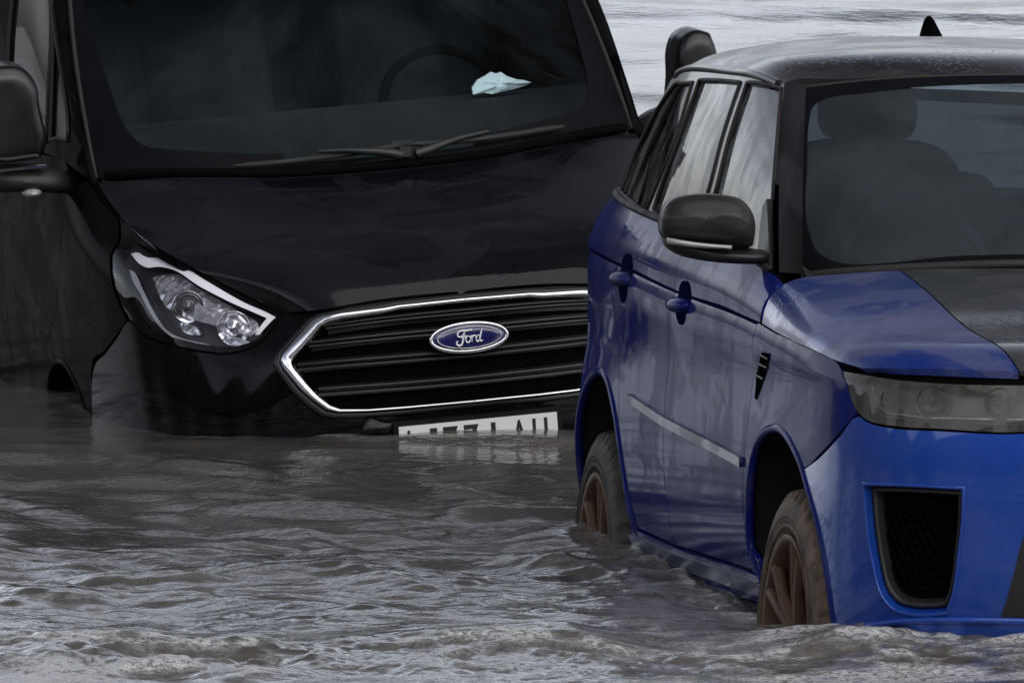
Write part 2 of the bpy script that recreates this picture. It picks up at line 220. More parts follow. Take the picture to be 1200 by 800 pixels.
 'van_drl': [(1.311,0.739),(1.284,0.756),(1.209,0.766),(1.143,0.79),(1.07,0.807),(0.927,0.804),(0.753,0.797),(0.661,0.793),(0.627,0.782),(0.66,0.669),(0.675,0.666),(0.656,0.765),(0.704,0.771),(0.803,0.772),(0.926,0.773),(1.052,0.78),(1.123,0.763),(1.188,0.733),(1.222,0.729)],
 'van_drl2': [(1.303,0.686),(1.271,0.691),(1.182,0.652),(1.093,0.599),(1.02,0.567),(0.966,0.565),(0.858,0.578),(0.731,0.589),(0.662,0.628),(0.626,0.725),(0.66,0.617),(0.724,0.58),(0.857,0.566),(0.969,0.553),(1.056,0.564),(1.117,0.588),(1.192,0.63),(1.268,0.661)],
 'van_refl': [(1.174,0.721),(1.123,0.756),(1.055,0.785),(0.999,0.786),(0.911,0.795),(0.798,0.775),(0.7,0.75),(0.686,0.724),(0.707,0.673),(0.762,0.67),(0.858,0.665),(0.918,0.654),(0.999,0.642),(1.07,0.645),(1.124,0.682)],
 'van_refl2': [(0.98,0.613),(0.948,0.627),(0.901,0.629),(0.886,0.604),(0.927,0.59),(0.965,0.592)],
 'van_refl3': [(0.801,0.615),(0.773,0.637),(0.732,0.646),(0.699,0.636),(0.72,0.616),(0.774,0.603)],
}
# ---------------------------------------------------------------- mesh building
def fnorm(V, F):
    """averaged vertex normals"""
    n = np.zeros_like(V)
    for f in F:
        p = V[list(f)]; a = np.zeros(3)
        for i in range(1, len(f) - 1): a += np.cross(p[i] - p[0], p[i + 1] - p[0])
        for i in f: n[i] += a
    return n / np.maximum(np.linalg.norm(n, axis=1, keepdims=True), 1e-12)

class MB:
    """collects smooth sheets, tubes, boxes and domes; build() links them as ONE mesh object"""
    def __init__(self): self.v = []; self.n = []; self.f = []; self.c = 0
    def add(self, V, F, Nn=None, flat=False):
        V = np.asarray(V, float).reshape(-1, 3)
        if flat:
            vv = []; ff = []; nn = []; c = 0
            for f in F:
                p = V[list(f)]; a = np.zeros(3)
                for i in range(1, len(f) - 1): a += np.cross(p[i] - p[0], p[i + 1] - p[0])
                a /= max(np.linalg.norm(a), 1e-12)
                vv.append(p); nn.append(np.repeat(a[None], len(f), 0)); ff.append(tuple(range(c, c + len(f)))); c += len(f)
            V = np.concatenate(vv); Nn = np.concatenate(nn); F = ff
        elif Nn is None: Nn = fnorm(V, F)
        self.v.append(V); self.n.append(np.asarray(Nn, float)); self.f += [tuple(int(i) + self.c for i in f) for f in F]; self.c += len(V)
        return self
    def box(self, c, d, rz=0, M=None):
        x, y, z = [k / 2 for k in d]
        V = np.array([(-x, -y, -z), (x, -y, -z), (x, y, -z), (-x, y, -z), (-x, -y, z), (x, -y, z), (x, y, z), (-x, y, z)])
        if M is not None: V = V @ np.asarray(M).T
        elif rz: V = V @ np.array([[math.cos(rz), math.sin(rz), 0], [-math.sin(rz), math.cos(rz), 0], [0, 0, 1]])
        return self.add(V + np.asarray(c), [(0, 3, 2, 1), (4, 5, 6, 7), (0, 1, 5, 4), (1, 2, 6, 5), (2, 3, 7, 6), (3, 0, 4, 7)], flat=True)
    def tube(self, P, r, k=8, closed=False, up=None):
        P = np.asarray(P, float); n = len(P); r = np.broadcast_to(np.asarray(r, float), (n,))
        T = np.gradient(P, axis=0) if not closed else np.roll(P, -1, 0) - np.roll(P, 1, 0)
        T /= np.maximum(np.linalg.norm(T, axis=1, keepdims=True), 1e-9)
        u = np.array(up if up is not None else ((0, 0, 1) if abs(T[:, 2]).max() < .95 else (0, 1, 0)), float)
        A = np.cross(T, u); A /= np.maximum(np.linalg.norm(A, axis=1, keepdims=True), 1e-9); B = np.cross(A, T)
        a = np.linspace(0, 2 * np.pi, k, endpoint=False)
        D = A[:, None] * np.cos(a)[None, :, None] + B[:, None] * np.sin(a)[None, :, None]
        V = P[:, None] + D * r[:, None, None]; m = n if closed else n - 1
        F = [(i * k + j, ((i + 1) % n) * k + j, ((i + 1) % n) * k + (j + 1) % k, i * k + (j + 1) % k) for i in range(m) for j in range(k)]
        V = V.reshape(-1, 3); D = D.reshape(-1, 3)
        if not closed:
            F += [tuple(range(k)), tuple(range((n - 1) * k, n * k))[::-1]]
        return self.add(V, F, D)
    def lathe(self, prof, seg=48, M=None, rmod=None, flat=False):
        """prof: (axial, radius) pairs round the y axis"""
        prof = np.array(prof, float); n = len(prof); a = np.linspace(0, 2 * np.pi, seg, endpoint=False)
        R = np.repeat(prof[:, 1][:, None], seg, 1)
        if rmod is not None: R = R + rmod(prof, a)
        V = np.stack([R * np.cos(a), np.repeat(prof[:, 0][:, None], seg, 1), R * np.sin(a)], 2).reshape(-1, 3)
        if M is not None: V = V @ np.asarray(M[0]).T + np.asarray(M[1])
        F = [(i * seg + j, i * seg + (j + 1) % seg, (i + 1) * seg + (j + 1) % seg, (i + 1) * seg + j) for i in range(n - 1) for j in range(seg)]
        return self.add(V, F, flat=flat)
    def dome(self, out, depth, back=.01, axis=None, rings=12, p=2.2, soft=4):
        """closed outline (3-D points) puffed out along axis into a rounded shell with a flat back"""
        out = np.asarray(out, float); n = len(out); c = out.mean(0); ax = np.asarray(axis, float); ax = ax / np.linalg.norm(ax)
        V = [out - ax * back]; cur = out.copy()
        for q in np.linspace(0, 1, rings) ** .85 * (np.pi / 2):
            s = math.cos(q) ** (2 / p) if q < 1.57 else 0.; t = math.sin(q) ** (2 / p)
            V.append(c + (cur - c) * max(s, .004) + ax * depth * t)
            for _ in range(soft): cur = cur * .5 + (np.roll(cur, 1, 0) + np.roll(cur, -1, 0)) * .25
        V = np.concatenate(V); k = rings + 1
        F = [(i * n + j, i * n + (j + 1) % n, (i + 1) * n + (j + 1) % n, (i + 1) * n + j) for i in range(k - 1) for j in range(n)] + [tuple(range((k - 1) * n, k * n)), tuple(range(n))[::-1]]
        a = sum(np.dot(np.cross(out[i] - c, out[(i + 1) % n] - c), ax) for i in range(n))
        if a < 0: F = [f[::-1] for f in F]
        return self.add(V, F)
    def prism(self, out, axis, h):
        """flat plate: outline extruded by h along axis"""
        out = np.asarray(out, float); n = len(out); ax = np.asarray(axis, float); ax = ax / np.linalg.norm(ax)
        V = np.concatenate([out, out + ax * h]); c = out.mean(0)
        F = [tuple(range(n))[::-1], tuple(range(n, 2 * n))] + [(j, (j + 1) % n, n + (j + 1) % n, n + j) for j in range(n)]
        a = sum(np.dot(np.cross(out[i] - c, out[(i + 1) % n] - c), ax) for i in range(n))
        if a * h < 0: F = [f[::-1] for f in F]
        return self.add(V, F, flat=True)
    def build(self, name, m, parent=None, weld=False):
        me = bpy.data.meshes.new(name); V = np.concatenate(self.v); NN = np.concatenate(self.n); key = {}; mp = np.arange(len(V))
        for i in np.nonzero(np.abs(V[:, 1]) < 4e-4)[0]:
            if weld: mp[i] = key.setdefault((round(V[i, 0], 3), round(V[i, 2], 3)), i)
        if key:
            fs = [tuple(int(mp[i]) for i in f) for f in self.f]; fs = [f for f in fs if len(set(f)) == len(f)]
            us = np.unique(np.concatenate([np.array(f) for f in fs])); inv = np.full(len(V), -1); inv[us] = np.arange(len(us)); V = V[us]; NN = NN[us]
            self.f = [tuple(int(inv[i]) for i in f) for f in fs]
        me.from_pydata(V.tolist(), [], self.f); me.polygons.foreach_set('use_smooth', [True] * len(me.polygons))
        me.materials.append(m)
        me.normals_split_custom_set_from_vertices(NN.tolist()); me.update()
        o = bpy.data.objects.new(name, me); COL.objects.link(o)
        if parent: o.parent = parent
        return o

def inside(P, poly):
    x, y = P[:, 0], P[:, 1]; r = np.zeros(len(P), bool); n = len(poly)
    for i in range(n):
        x0, y0 = poly[i]; x1, y1 = poly[(i + 1) % n]
        c = (y0 > y) != (y1 > y)
        with np.errstate(divide='ignore', invalid='ignore'): r ^= c & (x < (x1 - x0) * (y - y0) / (y1 - y0) + x0)
    return r

def dens(poly, g, smooth=True, closed=True):
    """outline with points no further apart than g, curved through its points except at real corners"""
    P = np.array(poly, float); n = len(P)
    if closed and np.linalg.norm(P[0] - P[-1]) < 1e-9: P = P[:-1]; n -= 1
    o = []; m = n if closed else n - 1
    D = np.roll(P, -1, 0) - P; Ln = np.linalg.norm(D, axis=1); D = D / np.maximum(Ln[:, None], 1e-9)
    def tan(i, seg):
        if smooth and (closed or 0 < i < n - 1):
            a, c = D[i - 1], D[i]
            if np.dot(a, c) > .62:
                w0, w1 = 1 / max(Ln[i - 1], 1e-6), 1 / max(Ln[i], 1e-6); t = a * w0 + c * w1; return t / max(np.linalg.norm(t), 1e-9)
        return D[seg]
    for i in range(m):
        j = (i + 1) % n; p, q = P[i], P[j]; L = Ln[i]; t0, t1 = tan(i, i) * L, tan(j, i) * L
        k = max(1, int(math.ceil(L / g)))
        if smooth and (np.dot(t0, t1) < .9995 * L * L): k = max(k, 3)
        for t in np.arange(k) / k:
            o.append((2 * t ** 3 - 3 * t ** 2 + 1) * p + (t ** 3 - 2 * t ** 2 + t) * t0 + (-2 * t ** 3 + 3 * t ** 2) * q + (t ** 3 - t ** 2) * t1)
    if not closed: o.append(P[-1])
    return np.array(o)

def lift(S, uv, s, off):
    """points and outward normals of a sheet on side s (-1 right, 1 left), off metres outside it"""
    P = S.ev(uv); Nn = S.nrm(uv)
    if np.sum(Nn * (P - np.array([-1.5, 0, .75]))) < 0: Nn = -Nn
    P = P + Nn * off
    P[:, 1] *= s; Nn = Nn.copy(); Nn[:, 1] *= s
    return P, Nn

def panel(mb, S, out, s, off=0, fold=.014, g=.045, holes=(), smooth=True, bump=None):
    """a skin panel: the part of sheet S inside the outline, its rim folded inwards"""
    ol = dens(out, g, smooth); hl = [dens(h, g) for h in holes]
    lo, hi = ol.min(0), ol.max(0)
    gx, gy = np.meshgrid(np.arange(lo[0] + g / 2, hi[0], g), np.arange(lo[1] + g / 2, hi[1], g)); G = np.stack([gx.ravel(), gy.ravel()], 1)
    if len(G):
        m = inside(G, ol)
        for h in hl: m &= ~inside(G, h)
        G = G[m]
    for l in [ol] + hl:
        if len(G):
            d = np.min(np.linalg.norm(G[:, None] - l[None], axis=2), axis=1); G = G[d > g * .45]
    pts = []; edges = []
    for l in [ol] + hl:
        b = len(pts); pts += l.tolist(); edges += [(b + i, b + (i + 1) % len(l)) for i in range(len(l))]
    pts += G.tolist()
    r = delaunay_2d_cdt([Vector(p) for p in pts], edges, [], 0, 1e-6)
    uv = np.array([(p.x, p.y) for p in r[0]]); F = np.array([f for f in r[2] if len(f) == 3])
    c = uv[F].mean(1); m = inside(c, ol)
    for h in hl: m &= ~inside(c, h)
    F = F[m]
    uv = np.clip(uv, 0, [S.U, S.V]); P, Nn = lift(S, uv, s, off)
    if bump is not None: P = P + Nn * bump(uv)[:, None]
    e = np.cross(P[F[:, 1]] - P[F[:, 0]], P[F[:, 2]] - P[F[:, 0]]); fl = (e * Nn[F[:, 0]]).sum(1) < 0
    F[fl] = F[fl][:, ::-1]
    mb.add(P, F.tolist(), Nn)
    if fold:
        for l in [ol] + hl:
            Q, Nq = lift(S, np.clip(l, 0, [S.U, S.V]), s, off); n = len(Q)
            T = np.roll(Q, -1, 0) - np.roll(Q, 1, 0); E = np.cross(T, Nq); E /= np.maximum(np.linalg.norm(E, axis=1, keepdims=True), 1e-9)
            a = np.sum((l - l.mean(0)) * 0) ; ar = .5 * np.sum(l[:, 0] * np.roll(l[:, 1], -1) - np.roll(l[:, 0], -1) * l[:, 1])
            cc = Q.mean(0); sgn = np.sign(np.sum(E * (Q - cc))); sgn = sgn if l is ol else -sgn
            E *= sgn
            V = np.concatenate([Q, Q - Nq * fold]); FF = [(j, (j + 1) % n, n + (j + 1) % n, n + j) for j in range(n)]
            if np.dot(np.cross(V[1] - V[0], V[n] - V[0]), E[0]) < 0: FF = [f[::-1] for f in FF]
            mb.add(V, FF, np.concatenate([E, E]))
    return mb

def ring(mb, S, outer, inner, s, off=.0, h=.012, g=.04, smooth=False, open_=False):
    """band between two outlines with the same number of points, raised by h with a rounded top"""
    A = np.array(outer, float); B = np.array(inner, float)
    Pa, Na = lift(S, A, s, off); Pb, Nb = lift(S, B, s, off)
    rows = [Pa - Na * .01, Pa + (Pb - Pa) * .04 + Na * h * .6, Pa + (Pb - Pa) * .25 + Na * h, Pa + (Pb - Pa) * .7 + Nb * h, Pb + (Pa - Pb) * .04 + Nb * h * .5, Pb - Nb * .02]
    n = len(A); V = np.concatenate(rows); m = n - 1 if open_ else n
    F = [(i * n + j, i * n + (j + 1) % n, (i + 1) * n + (j + 1) % n, (i + 1) * n + j) for i in range(5) for j in range(m)]
    f = F[2 * m]; e = np.cross(V[f[1]] - V[f[0]], V[f[3]] - V[f[0]])
    if np.dot(e, Na[0]) < 0: F = [q[::-1] for q in F]
    return mb.add(V, F)

def groove(mb, S, line, s, w=.012, off=-.012, closed=False):
    """dark strip lying under a shut line"""
    l = dens(line, .05, closed=closed); P, Nn = lift(S, np.clip(l, 0, [S.U, S.V]), s, off)
    T = np.gradient(P, axis=0); E = np.cross(T, Nn); E /= np.maximum(np.linalg.norm(E, axis=1, keepdims=True), 1e-9)
    n = len(P); V = np.concatenate([P - E * w, P + E * w]); F = [(j, j + 1, n + j + 1, n + j) for j in range(n - 1)]
    if np.dot(np.cross(V[1] - V[0], V[n] - V[0]), Nn[0]) < 0: F = [f[::-1] for f in F]
    return mb.add(V, F, np.concatenate([Nn, Nn]))

def text_mesh(body, size, name='text'):
    """flat letter outlines as (verts, faces)"""
    cu = bpy.data.curves.new(name, 'FONT'); cu.body = body; cu.size = size; cu.align_x = 'CENTER'; cu.extrude = .0015; cu.offset = size * .018
    o = bpy.data.objects.new(name, cu); COL.objects.link(o)
    dg = bpy.context.evaluated_depsgraph_get(); me = bpy.data.meshes.new_from_object(o.evaluated_get(dg))
    V = np.array([v.co[:] for v in me.vertices]); F = [tuple(p.vertices) for p in me.polygons]
    bpy.data.objects.remove(o); bpy.data.meshes.remove(me); return V, F

def u_at(S, x, v):
    us = np.linspace(0, S.U, 900); P = S.ev(np.stack([us, us * 0 + v], 1)); return us[np.argmin(abs(P[:, 0] - x) + (P[:, 1] < .6) * 9)]

def empty(name, loc, rot, label, cat):
    o = bpy.data.objects.new(name, None); COL.objects.link(o); o.location = loc; o.rotation_euler = rot; o.empty_display_size = .3
    o['label'] = label; o['category'] = cat; return o

# ---------------------------------------------------------------- materials
class Mat:
    def __init__(self, name):
        self.m = bpy.data.materials.new(name); self.m.use_nodes = True; self.t = self.m.node_tree; self.t.nodes.clear()
        self.out = self.n('ShaderNodeOutputMaterial'); self.co = None
    def n(self, typ, **k):
        o = self.t.nodes.new(typ)
        for a, b in k.items():
            if a.startswith('_'): setattr(o, a[1:], b)
            else: o.inputs[a.replace('__', ' ')].default_value = b
        return o
    def l(self, a, b): self.t.links.new(a, b)
    def coord(self, sc=(1, 1, 1), loc=(0, 0, 0), rot=(0, 0, 0)):
        if self.co is None: self.co = self.n('ShaderNodeTexCoord')
        m = self.n('ShaderNodeMapping', Scale=sc, Location=loc, Rotation=rot); self.l(self.co.outputs['Object'], m.inputs['Vector']); return m.outputs[0]
    def noise(self, scale, detail=4, rough=.5, dist=0, sc=(1, 1, 1), loc=(0, 0, 0), rot=(0, 0, 0)):
        o = self.n('ShaderNodeTexNoise', Scale=scale, Detail=detail, Roughness=rough, Distortion=dist); self.l(self.coord(sc, loc, rot), o.inputs['Vector']); return o.outputs['Fac']
    def ramp(self, src, a, b, c=0., d=1.):
        o = self.n('ShaderNodeMapRange'); o.interpolation_type = 'SMOOTHSTEP'
        for k, v in (('From Min', a), ('From Max', b), ('To Min', c), ('To Max', d)): o.inputs[k].default_value = v
        self.l(src, o.inputs['Value']); return o.outputs[0]
    def math(self, op, a, b):
        o = self.n('ShaderNodeMath', _operation=op)
        for i, q in enumerate((a, b)):
            if isinstance(q, (int, float)): o.inputs[i].default_value = q
            else: self.l(q, o.inputs[i])
        return o.outputs[0]
    def mix(self, fac, a, b):
        o = self.n('ShaderNodeMix', _data_type='RGBA')
        for i, q in ((0, fac), (6, a), (7, b)):
            if isinstance(q, (int, float)): o.inputs[i].default_value = q
            elif isinstance(q, tuple): o.inputs[i].default_value = q + (1,) if len(q) == 3 else q
            else: self.l(q, o.inputs[i])
        return o.outputs[2]
    def bump(self, h, strength, dist):
        o = self.n('ShaderNodeBump', Strength=strength, Distance=dist); self.l(h, o.inputs['Height']); return o.outputs[0]
    def pbr(self, **k):
        o = self.n('ShaderNodeBsdfPrincipled'); self.l(o.outputs[0], self.out.inputs['Surface'])
        for a, b in k.items():
            i = o.inputs[a.replace('__', ' ')]
            if isinstance(b, (int, float)): i.default_value = b
            elif isinstance(b, tuple): i.default_value = b + (1,) if len(b) == 3 else b
            else: self.l(b, i)
        return o

def plain(name, col, rough=.5, metal=0, var=.25, scale=8, bump=0, coat=0, spec=.5):
    m = Mat(name); n = m.noise(scale, 5, .6)
    c = m.mix(n, tuple(x * (1 - var) for x in col), tuple(x * (1 + var) for x in col))
    k = dict(Base__Color=c, Roughness=m.ramp(n, .2, .8, rough * .8, min(1, rough * 1.2)), Metallic=float(metal), Coat__Weight=float(coat), Specular__IOR__Level=float(spec))
    if bump: k['Normal'] = m.bump(m.noise(scale * 12, 3), bump, .002)
    m.pbr(**k); return m.m

def paint(name, base, film, amount, metal=.3, droplets=.0, edge=.05, rough=.3, seed=0., spec=.25, scale=2.2, coat=1., crough=.03, blotch=0., blotchcol=(.13, .13, .18)):
    """lacquer under a dried silty film: soft cloudy film, sharper-edged dried patches, fine specks"""
    m = Mat(name)
    big = m.noise(scale, 6, .55, .9, sc=(1, 1, 1.5), loc=(seed, seed * .7, 0)); streak = m.noise(4.5, 5, .6, .4, sc=(1.2, 1.2, .35), loc=(seed, 3, 1), rot=(0, .35, 0))
    fine = m.noise(60, 4, .7); speck = m.noise(170, 2, .5)
    patch = m.ramp(big, .52 - edge, .52 + edge); soft = m.ramp(streak, .3, .75)
    f = m.math('MULTIPLY', m.math('ADD', m.math('MULTIPLY', patch, .55), m.math('MULTIPLY', soft, .45)), amount)
    f = m.math('ADD', f, m.math('MULTIPLY', m.ramp(fine, .45, .8), amount * .18))
    f = m.math('ADD', f, m.math('MULTIPLY', m.ramp(speck, .68, .8), amount * .25))
    fl = m.mix(fine, tuple(c * .8 for c in film), tuple(c * 1.15 for c in film))
    if blotch:
        bl = m.math('MULTIPLY', m.ramp(m.noise(1.5, 7, .62, 1.6, sc=(1, 1, 1.3), loc=(seed * 3, 1, 2)), .525, .545), m.ramp(fine, .2, .6, blotch * .6, blotch))
        fl = m.mix(bl, fl, blotchcol); f = m.math('MAXIMUM', f, bl)
    flake = m.noise(900, 1, .5)
    bc = m.mix(m.ramp(flake, .35, .65), tuple(c * .85 for c in base), tuple(c * 1.12 for c in base))
    k = dict(Base__Color=m.mix(f, bc, fl), Metallic=m.math('MULTIPLY', m.math('SUBTRACT', 1., f), metal),
             Roughness=m.math('ADD', m.math('MULTIPLY', f, .35), rough), Coat__Weight=m.math('MULTIPLY', m.math('SUBTRACT', 1., m.math('MULTIPLY', f, .75)), coat),
             Coat__Roughness=m.math('ADD', m.math('MULTIPLY', f, .22), crough), Specular__IOR__Level=spec)
    if droplets:
        d = m.n('ShaderNodeTexVoronoi', Scale=75., Randomness=1.); m.l(m.coord(), d.inputs['Vector'])
        wet = m.ramp(m.noise(3.5, 5, .6, loc=(seed, 0, 0)), .47, .58)
        h = m.math('MULTIPLY', m.ramp(d.outputs['Distance'], .1, .42, 1., 0.), wet)
        nb = m.bump(m.math('ADD', h, m.math('MULTIPLY', fine, .15)), droplets, .003)
        k['Coat__Normal'] = nb; k['Normal'] = nb
    else:
        k['Coat__Normal'] = m.bump(m.noise(9, 3, .5), .008, .01)
    m.pbr(**k); return m.m

def glass(name, tint, dirt_haze, dirt_haze_col, ior=1.5, scale=5., seed=0., speck=.5, refl=1., base=0.):
    """thin tinted pane: what is behind it, its reflection, and a film for dried spray, painted haze and reflections"""
    m = Mat(name); tr = m.n('ShaderNodeBsdfTransparent', Color=tint + (1,))
    gl = m.n('ShaderNodeBsdfGlossy', Roughness=.02, Color=(refl, refl, refl, 1)); fr = m.n('ShaderNodeFresnel', IOR=ior)
    wav = m.bump(m.noise(3., 3, .5), .03, .02); m.l(wav, gl.inputs['Normal'])
    a = m.n('ShaderNodeMixShader'); m.l(fr.outputs[0], a.inputs[0]); m.l(tr.outputs[0], a.inputs[1]); m.l(gl.outputs[0], a.inputs[2])
    df = m.n('ShaderNodeBsdfPrincipled', Roughness=.6); df.inputs['Base Color'].default_value = dirt_haze_col + (1,)
    run = m.noise(scale, 6, .65, .6, sc=(1.4, 1.4, .45), loc=(seed, seed, 0)); sp = m.noise(130, 3, .6)
    f = m.math('ADD', m.math('MULTIPLY', m.ramp(run, .38, .7), dirt_haze), m.math('MULTIPLY', m.ramp(sp, .6, .75), dirt_haze * speck))
    f = m.math('ADD', f, base)
    b = m.n('ShaderNodeMixShader'); m.l(f, b.inputs[0]); m.l(a.outputs[0], b.inputs[1]); m.l(df.outputs[0], b.inputs[2])
    m.l(b.outputs[0], m.out.inputs['Surface']); return m.m
# ---------------------------------------------------------------- materials of this place
M = {}
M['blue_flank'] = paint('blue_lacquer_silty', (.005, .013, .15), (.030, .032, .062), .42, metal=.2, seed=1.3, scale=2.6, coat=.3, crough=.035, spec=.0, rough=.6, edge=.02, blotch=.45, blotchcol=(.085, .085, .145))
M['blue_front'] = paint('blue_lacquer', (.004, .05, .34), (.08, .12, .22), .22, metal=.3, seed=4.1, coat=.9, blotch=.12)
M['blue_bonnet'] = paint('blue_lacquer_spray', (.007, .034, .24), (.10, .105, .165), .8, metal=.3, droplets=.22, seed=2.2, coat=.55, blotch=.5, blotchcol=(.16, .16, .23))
M['black_roof'] = paint('black_lacquer_wet', (.010, .010, .012), (.08, .08, .085), .4, metal=0, droplets=.3, seed=8., coat=.5, crough=.09, spec=.12)
M['black_gloss'] = paint('black_trim_gloss', (.008, .008, .010), (.07, .07, .075), .25, metal=0, seed=5., coat=.3, spec=.1)
M['carbon'] = paint('dark_carbon_panel', (.018, .018, .02), (.15, .15, .16), .45, metal=0, droplets=.4, seed=9.)
M['van_flank'] = paint('black_lacquer_silty', (.0025, .0025, .003), (.013, .012, .014), .5, metal=0, seed=3.4, scale=3., spec=.0, coat=.06, crough=.08, rough=.6, blotch=.5, blotchcol=(.02, .019, .022))
M['van_front'] = paint('black_lacquer', (.002, .002, .003), (.016, .016, .019), .22, metal=0, seed=6.2, rough=.25, spec=.0, coat=.28, blotch=.25, blotchcol=(.02, .02, .022))
M['van_bonnet'] = paint('black_lacquer_spotted', (.003, .003, .005), (.03, .03, .037), .36, metal=0, seed=7.7, droplets=.06, spec=.0, coat=.62, scale=1.6, blotch=.3, blotchcol=(.036, .035, .043))
M['rubber'] = plain('black_rubber', (.015, .014, .014), .7, bump=.2)
M['frit'] = plain('black_glass_print', (.004, .004, .006), .5, spec=.12)
M['seam'] = plain('shut_line_black', (.004, .004, .004), .9, spec=0)
M['plastic'] = plain('black_plastic', (.013, .013, .014), .5, bump=.15)
M['plastic_gloss'] = plain('black_gloss_plastic', (.005, .005, .006), .3)
M['liner'] = plain('wheel_arch_felt', (.008, .008, .008), .95, bump=.4)
M['cabin'] = plain('dark_cabin_trim', (.006, .0065, .008), .85)
M['cabin_pale'] = plain('grey_cabin_trim', (.06, .065, .07), .8)
M['chrome'] = plain('chrome', (.8, .8, .83), .12, 1, var=.06)
M['satin'] = plain('satin_metal', (.34, .34, .36), .3, 1, var=.1)
M['reflector'] = plain('lamp_reflector', (.85, .85, .9), .3, .8, var=.2, scale=40)
def facets():
    m = Mat('faceted_reflector'); v = m.n('ShaderNodeTexVoronoi', Scale=34.); m.l(m.coord(), v.inputs['Vector'])
    m.pbr(Base__Color=(.9, .9, .94), Metallic=.85, Roughness=.18, Normal=m.bump(v.outputs['Distance'], .55, .012)); return m.m
M['facets'] = facets()
M['drl'] = plain('white_light_guide', (.97, .97, 1.0), .35, 0, var=.02)
M['guide'] = plain('frosted_light_guide', (.6, .6, .64), .3, .2, var=.08)
M['lamp_dark'] = plain('lamp_housing', (.03, .03, .034), .4)
M['lamp_grey'] = plain('lamp_housing_grey', (.26, .25, .235), .4, .4, scale=20)
M['white_plate'] = plain('white_plate', (.78, .78, .76), .45, var=.06, scale=20)
M['ink'] = plain('black_print', (.012, .012, .014), .5)
M['badge_blue'] = plain('badge_blue', (.012, .014, .09), .2, 0, coat=1)
M['paper'] = plain('white_paper', (.86, .87, .88), .8, var=.04)
M['rust_rim'] = plain('rusty_rim', (.105, .06, .036), .6, .4, var=.55, scale=14, bump=.2)
M['dark_rim'] = plain('dark_rim', (.05, .038, .028), .55, .5, var=.5, scale=14)
M['indicator'] = plain('clear_indicator', (.45, .44, .42), .2, .3)
M['mirror_glass'] = plain('mirror_glass', (.7, .7, .72), .03, 1, var=.02)
M['red_lens'] = plain('red_lens', (.25, .01, .01), .2, coat=1)
M['screen_van'] = glass('van_windscreen_glass', (.78, .91, .94), .16, (.05, .07, .082), speck=0, ior=1.2, scale=1.1, seed=21)  # soft cloud reflections painted in as a mottled film
M['screen_suv'] = glass('suv_windscreen_glass', (.42, .53, .57), .3, (.040, .051, .061), seed=3, speck=0, ior=1.25, scale=1.4, base=.4)  # even haze over the cabin painted in as film
M['side_suv'] = glass('suv_side_glass', (.10, .12, .12), .7, (.2, .215, .225), scale=7., seed=5, refl=.62, speck=.9)
M['side_van'] = glass('van_side_glass', (.5, .58, .56), .14, (.08, .10, .095), seed=9, refl=.3, speck=.1)
M['quarter_glass'] = glass('van_reflection_quarter_glass', (.05, .05, .05), .55, (.045, .042, .038), scale=5., seed=15, refl=.3, speck=.4)  # dark brown of the van's reflection put into the pane colour
M['rear_glass'] = glass('tinted_rear_glass', (.22, .25, .26), .25, (.12, .14, .15), seed=12)
M['lens'] = glass('clear_lamp_lens', (.98, .98, 1.), .02, (.4, .4, .42), ior=1.25)
M['lens_silt_reflection'] = glass('silt_reflection_lens', (.8, .79, .77), .62, (.125, .12, .108), ior=1.4, scale=5, seed=2, base=.22)  # silt film whose blotches also paint in smoky reflections

def tyre_mat(name, a, b, f):
    m = Mat(name); n = m.noise(9, 6, .65); s = m.noise(40, 4, .6)
    c = m.mix(m.math('MULTIPLY', m.ramp(n, .35, .65), f), a, b)
    m.pbr(Base__Color=c, Roughness=.7, Normal=m.bump(s, .3, .003)); return m.m
M['tyre_front'] = tyre_mat('tyre_rubber_muddy', (.045, .033, .025), (.19, .125, .082), .95)
M['tyre_rear'] = tyre_mat('tyre_rubber', (.018, .017, .017), (.09, .075, .06), .6)

# ---------------------------------------------------------------- sea
def smoothn(x, y, sx, sy, seed):
    """smooth value noise on numpy arrays"""
    r = np.random.default_rng(seed); T = r.random((256, 256)) * 2 - 1
    u = x / sx; v = y / sy; i = np.floor(u).astype(int); j = np.floor(v).astype(int); a = u - i; b = v - j
    a = a * a * a * (a * (a * 6 - 15) + 10); b = b * b * b * (b * (b * 6 - 15) + 10)
    g = lambda p, q: T[p % 256, q % 256]
    return (g(i, j) * (1 - a) + g(i + 1, j) * a) * (1 - b) + (g(i, j + 1) * (1 - a) + g(i + 1, j + 1) * a) * b

WAVES = []
for _ in range(110):
    lam = .13 * (2.4 / .13) ** rng.random(); th = rng.normal(0, .45) + .12
    WAVES.append((2 * np.pi / lam, math.sin(th), math.cos(th), lam, rng.random() * 6.283))
def seg_dist(X, Y, a, b):
    ax, ay = a; bx, by = b; t = np.clip(((X - ax) * (bx - ax) + (Y - ay) * (by - ay)) / ((bx - ax) ** 2 + (by - ay) ** 2), 0, 1)
    return np.hypot(X - ax - t * (bx - ax), Y - ay - t * (by - ay))
def car_xy(loc, yaw, x, y): return (loc[0] + x * math.cos(yaw) - y * math.sin(yaw), loc[1] + x * math.sin(yaw) + y * math.cos(yaw))
SUV_L = [car_xy((1.62419, 29.80257), -1.41252, *q) for q in ((.9, .3), (.86, -.5), (.60, -.9), (.40, -.97), (-2.3, -.95), (-3.3, -.95))]
VAN_L = [car_xy((-.29227, 36.93769), -1.35514, *q) for q in ((1.02, .4), (1.02, -.4), (.7, -.8), (.2, -.96), (-1.5, -.97))]
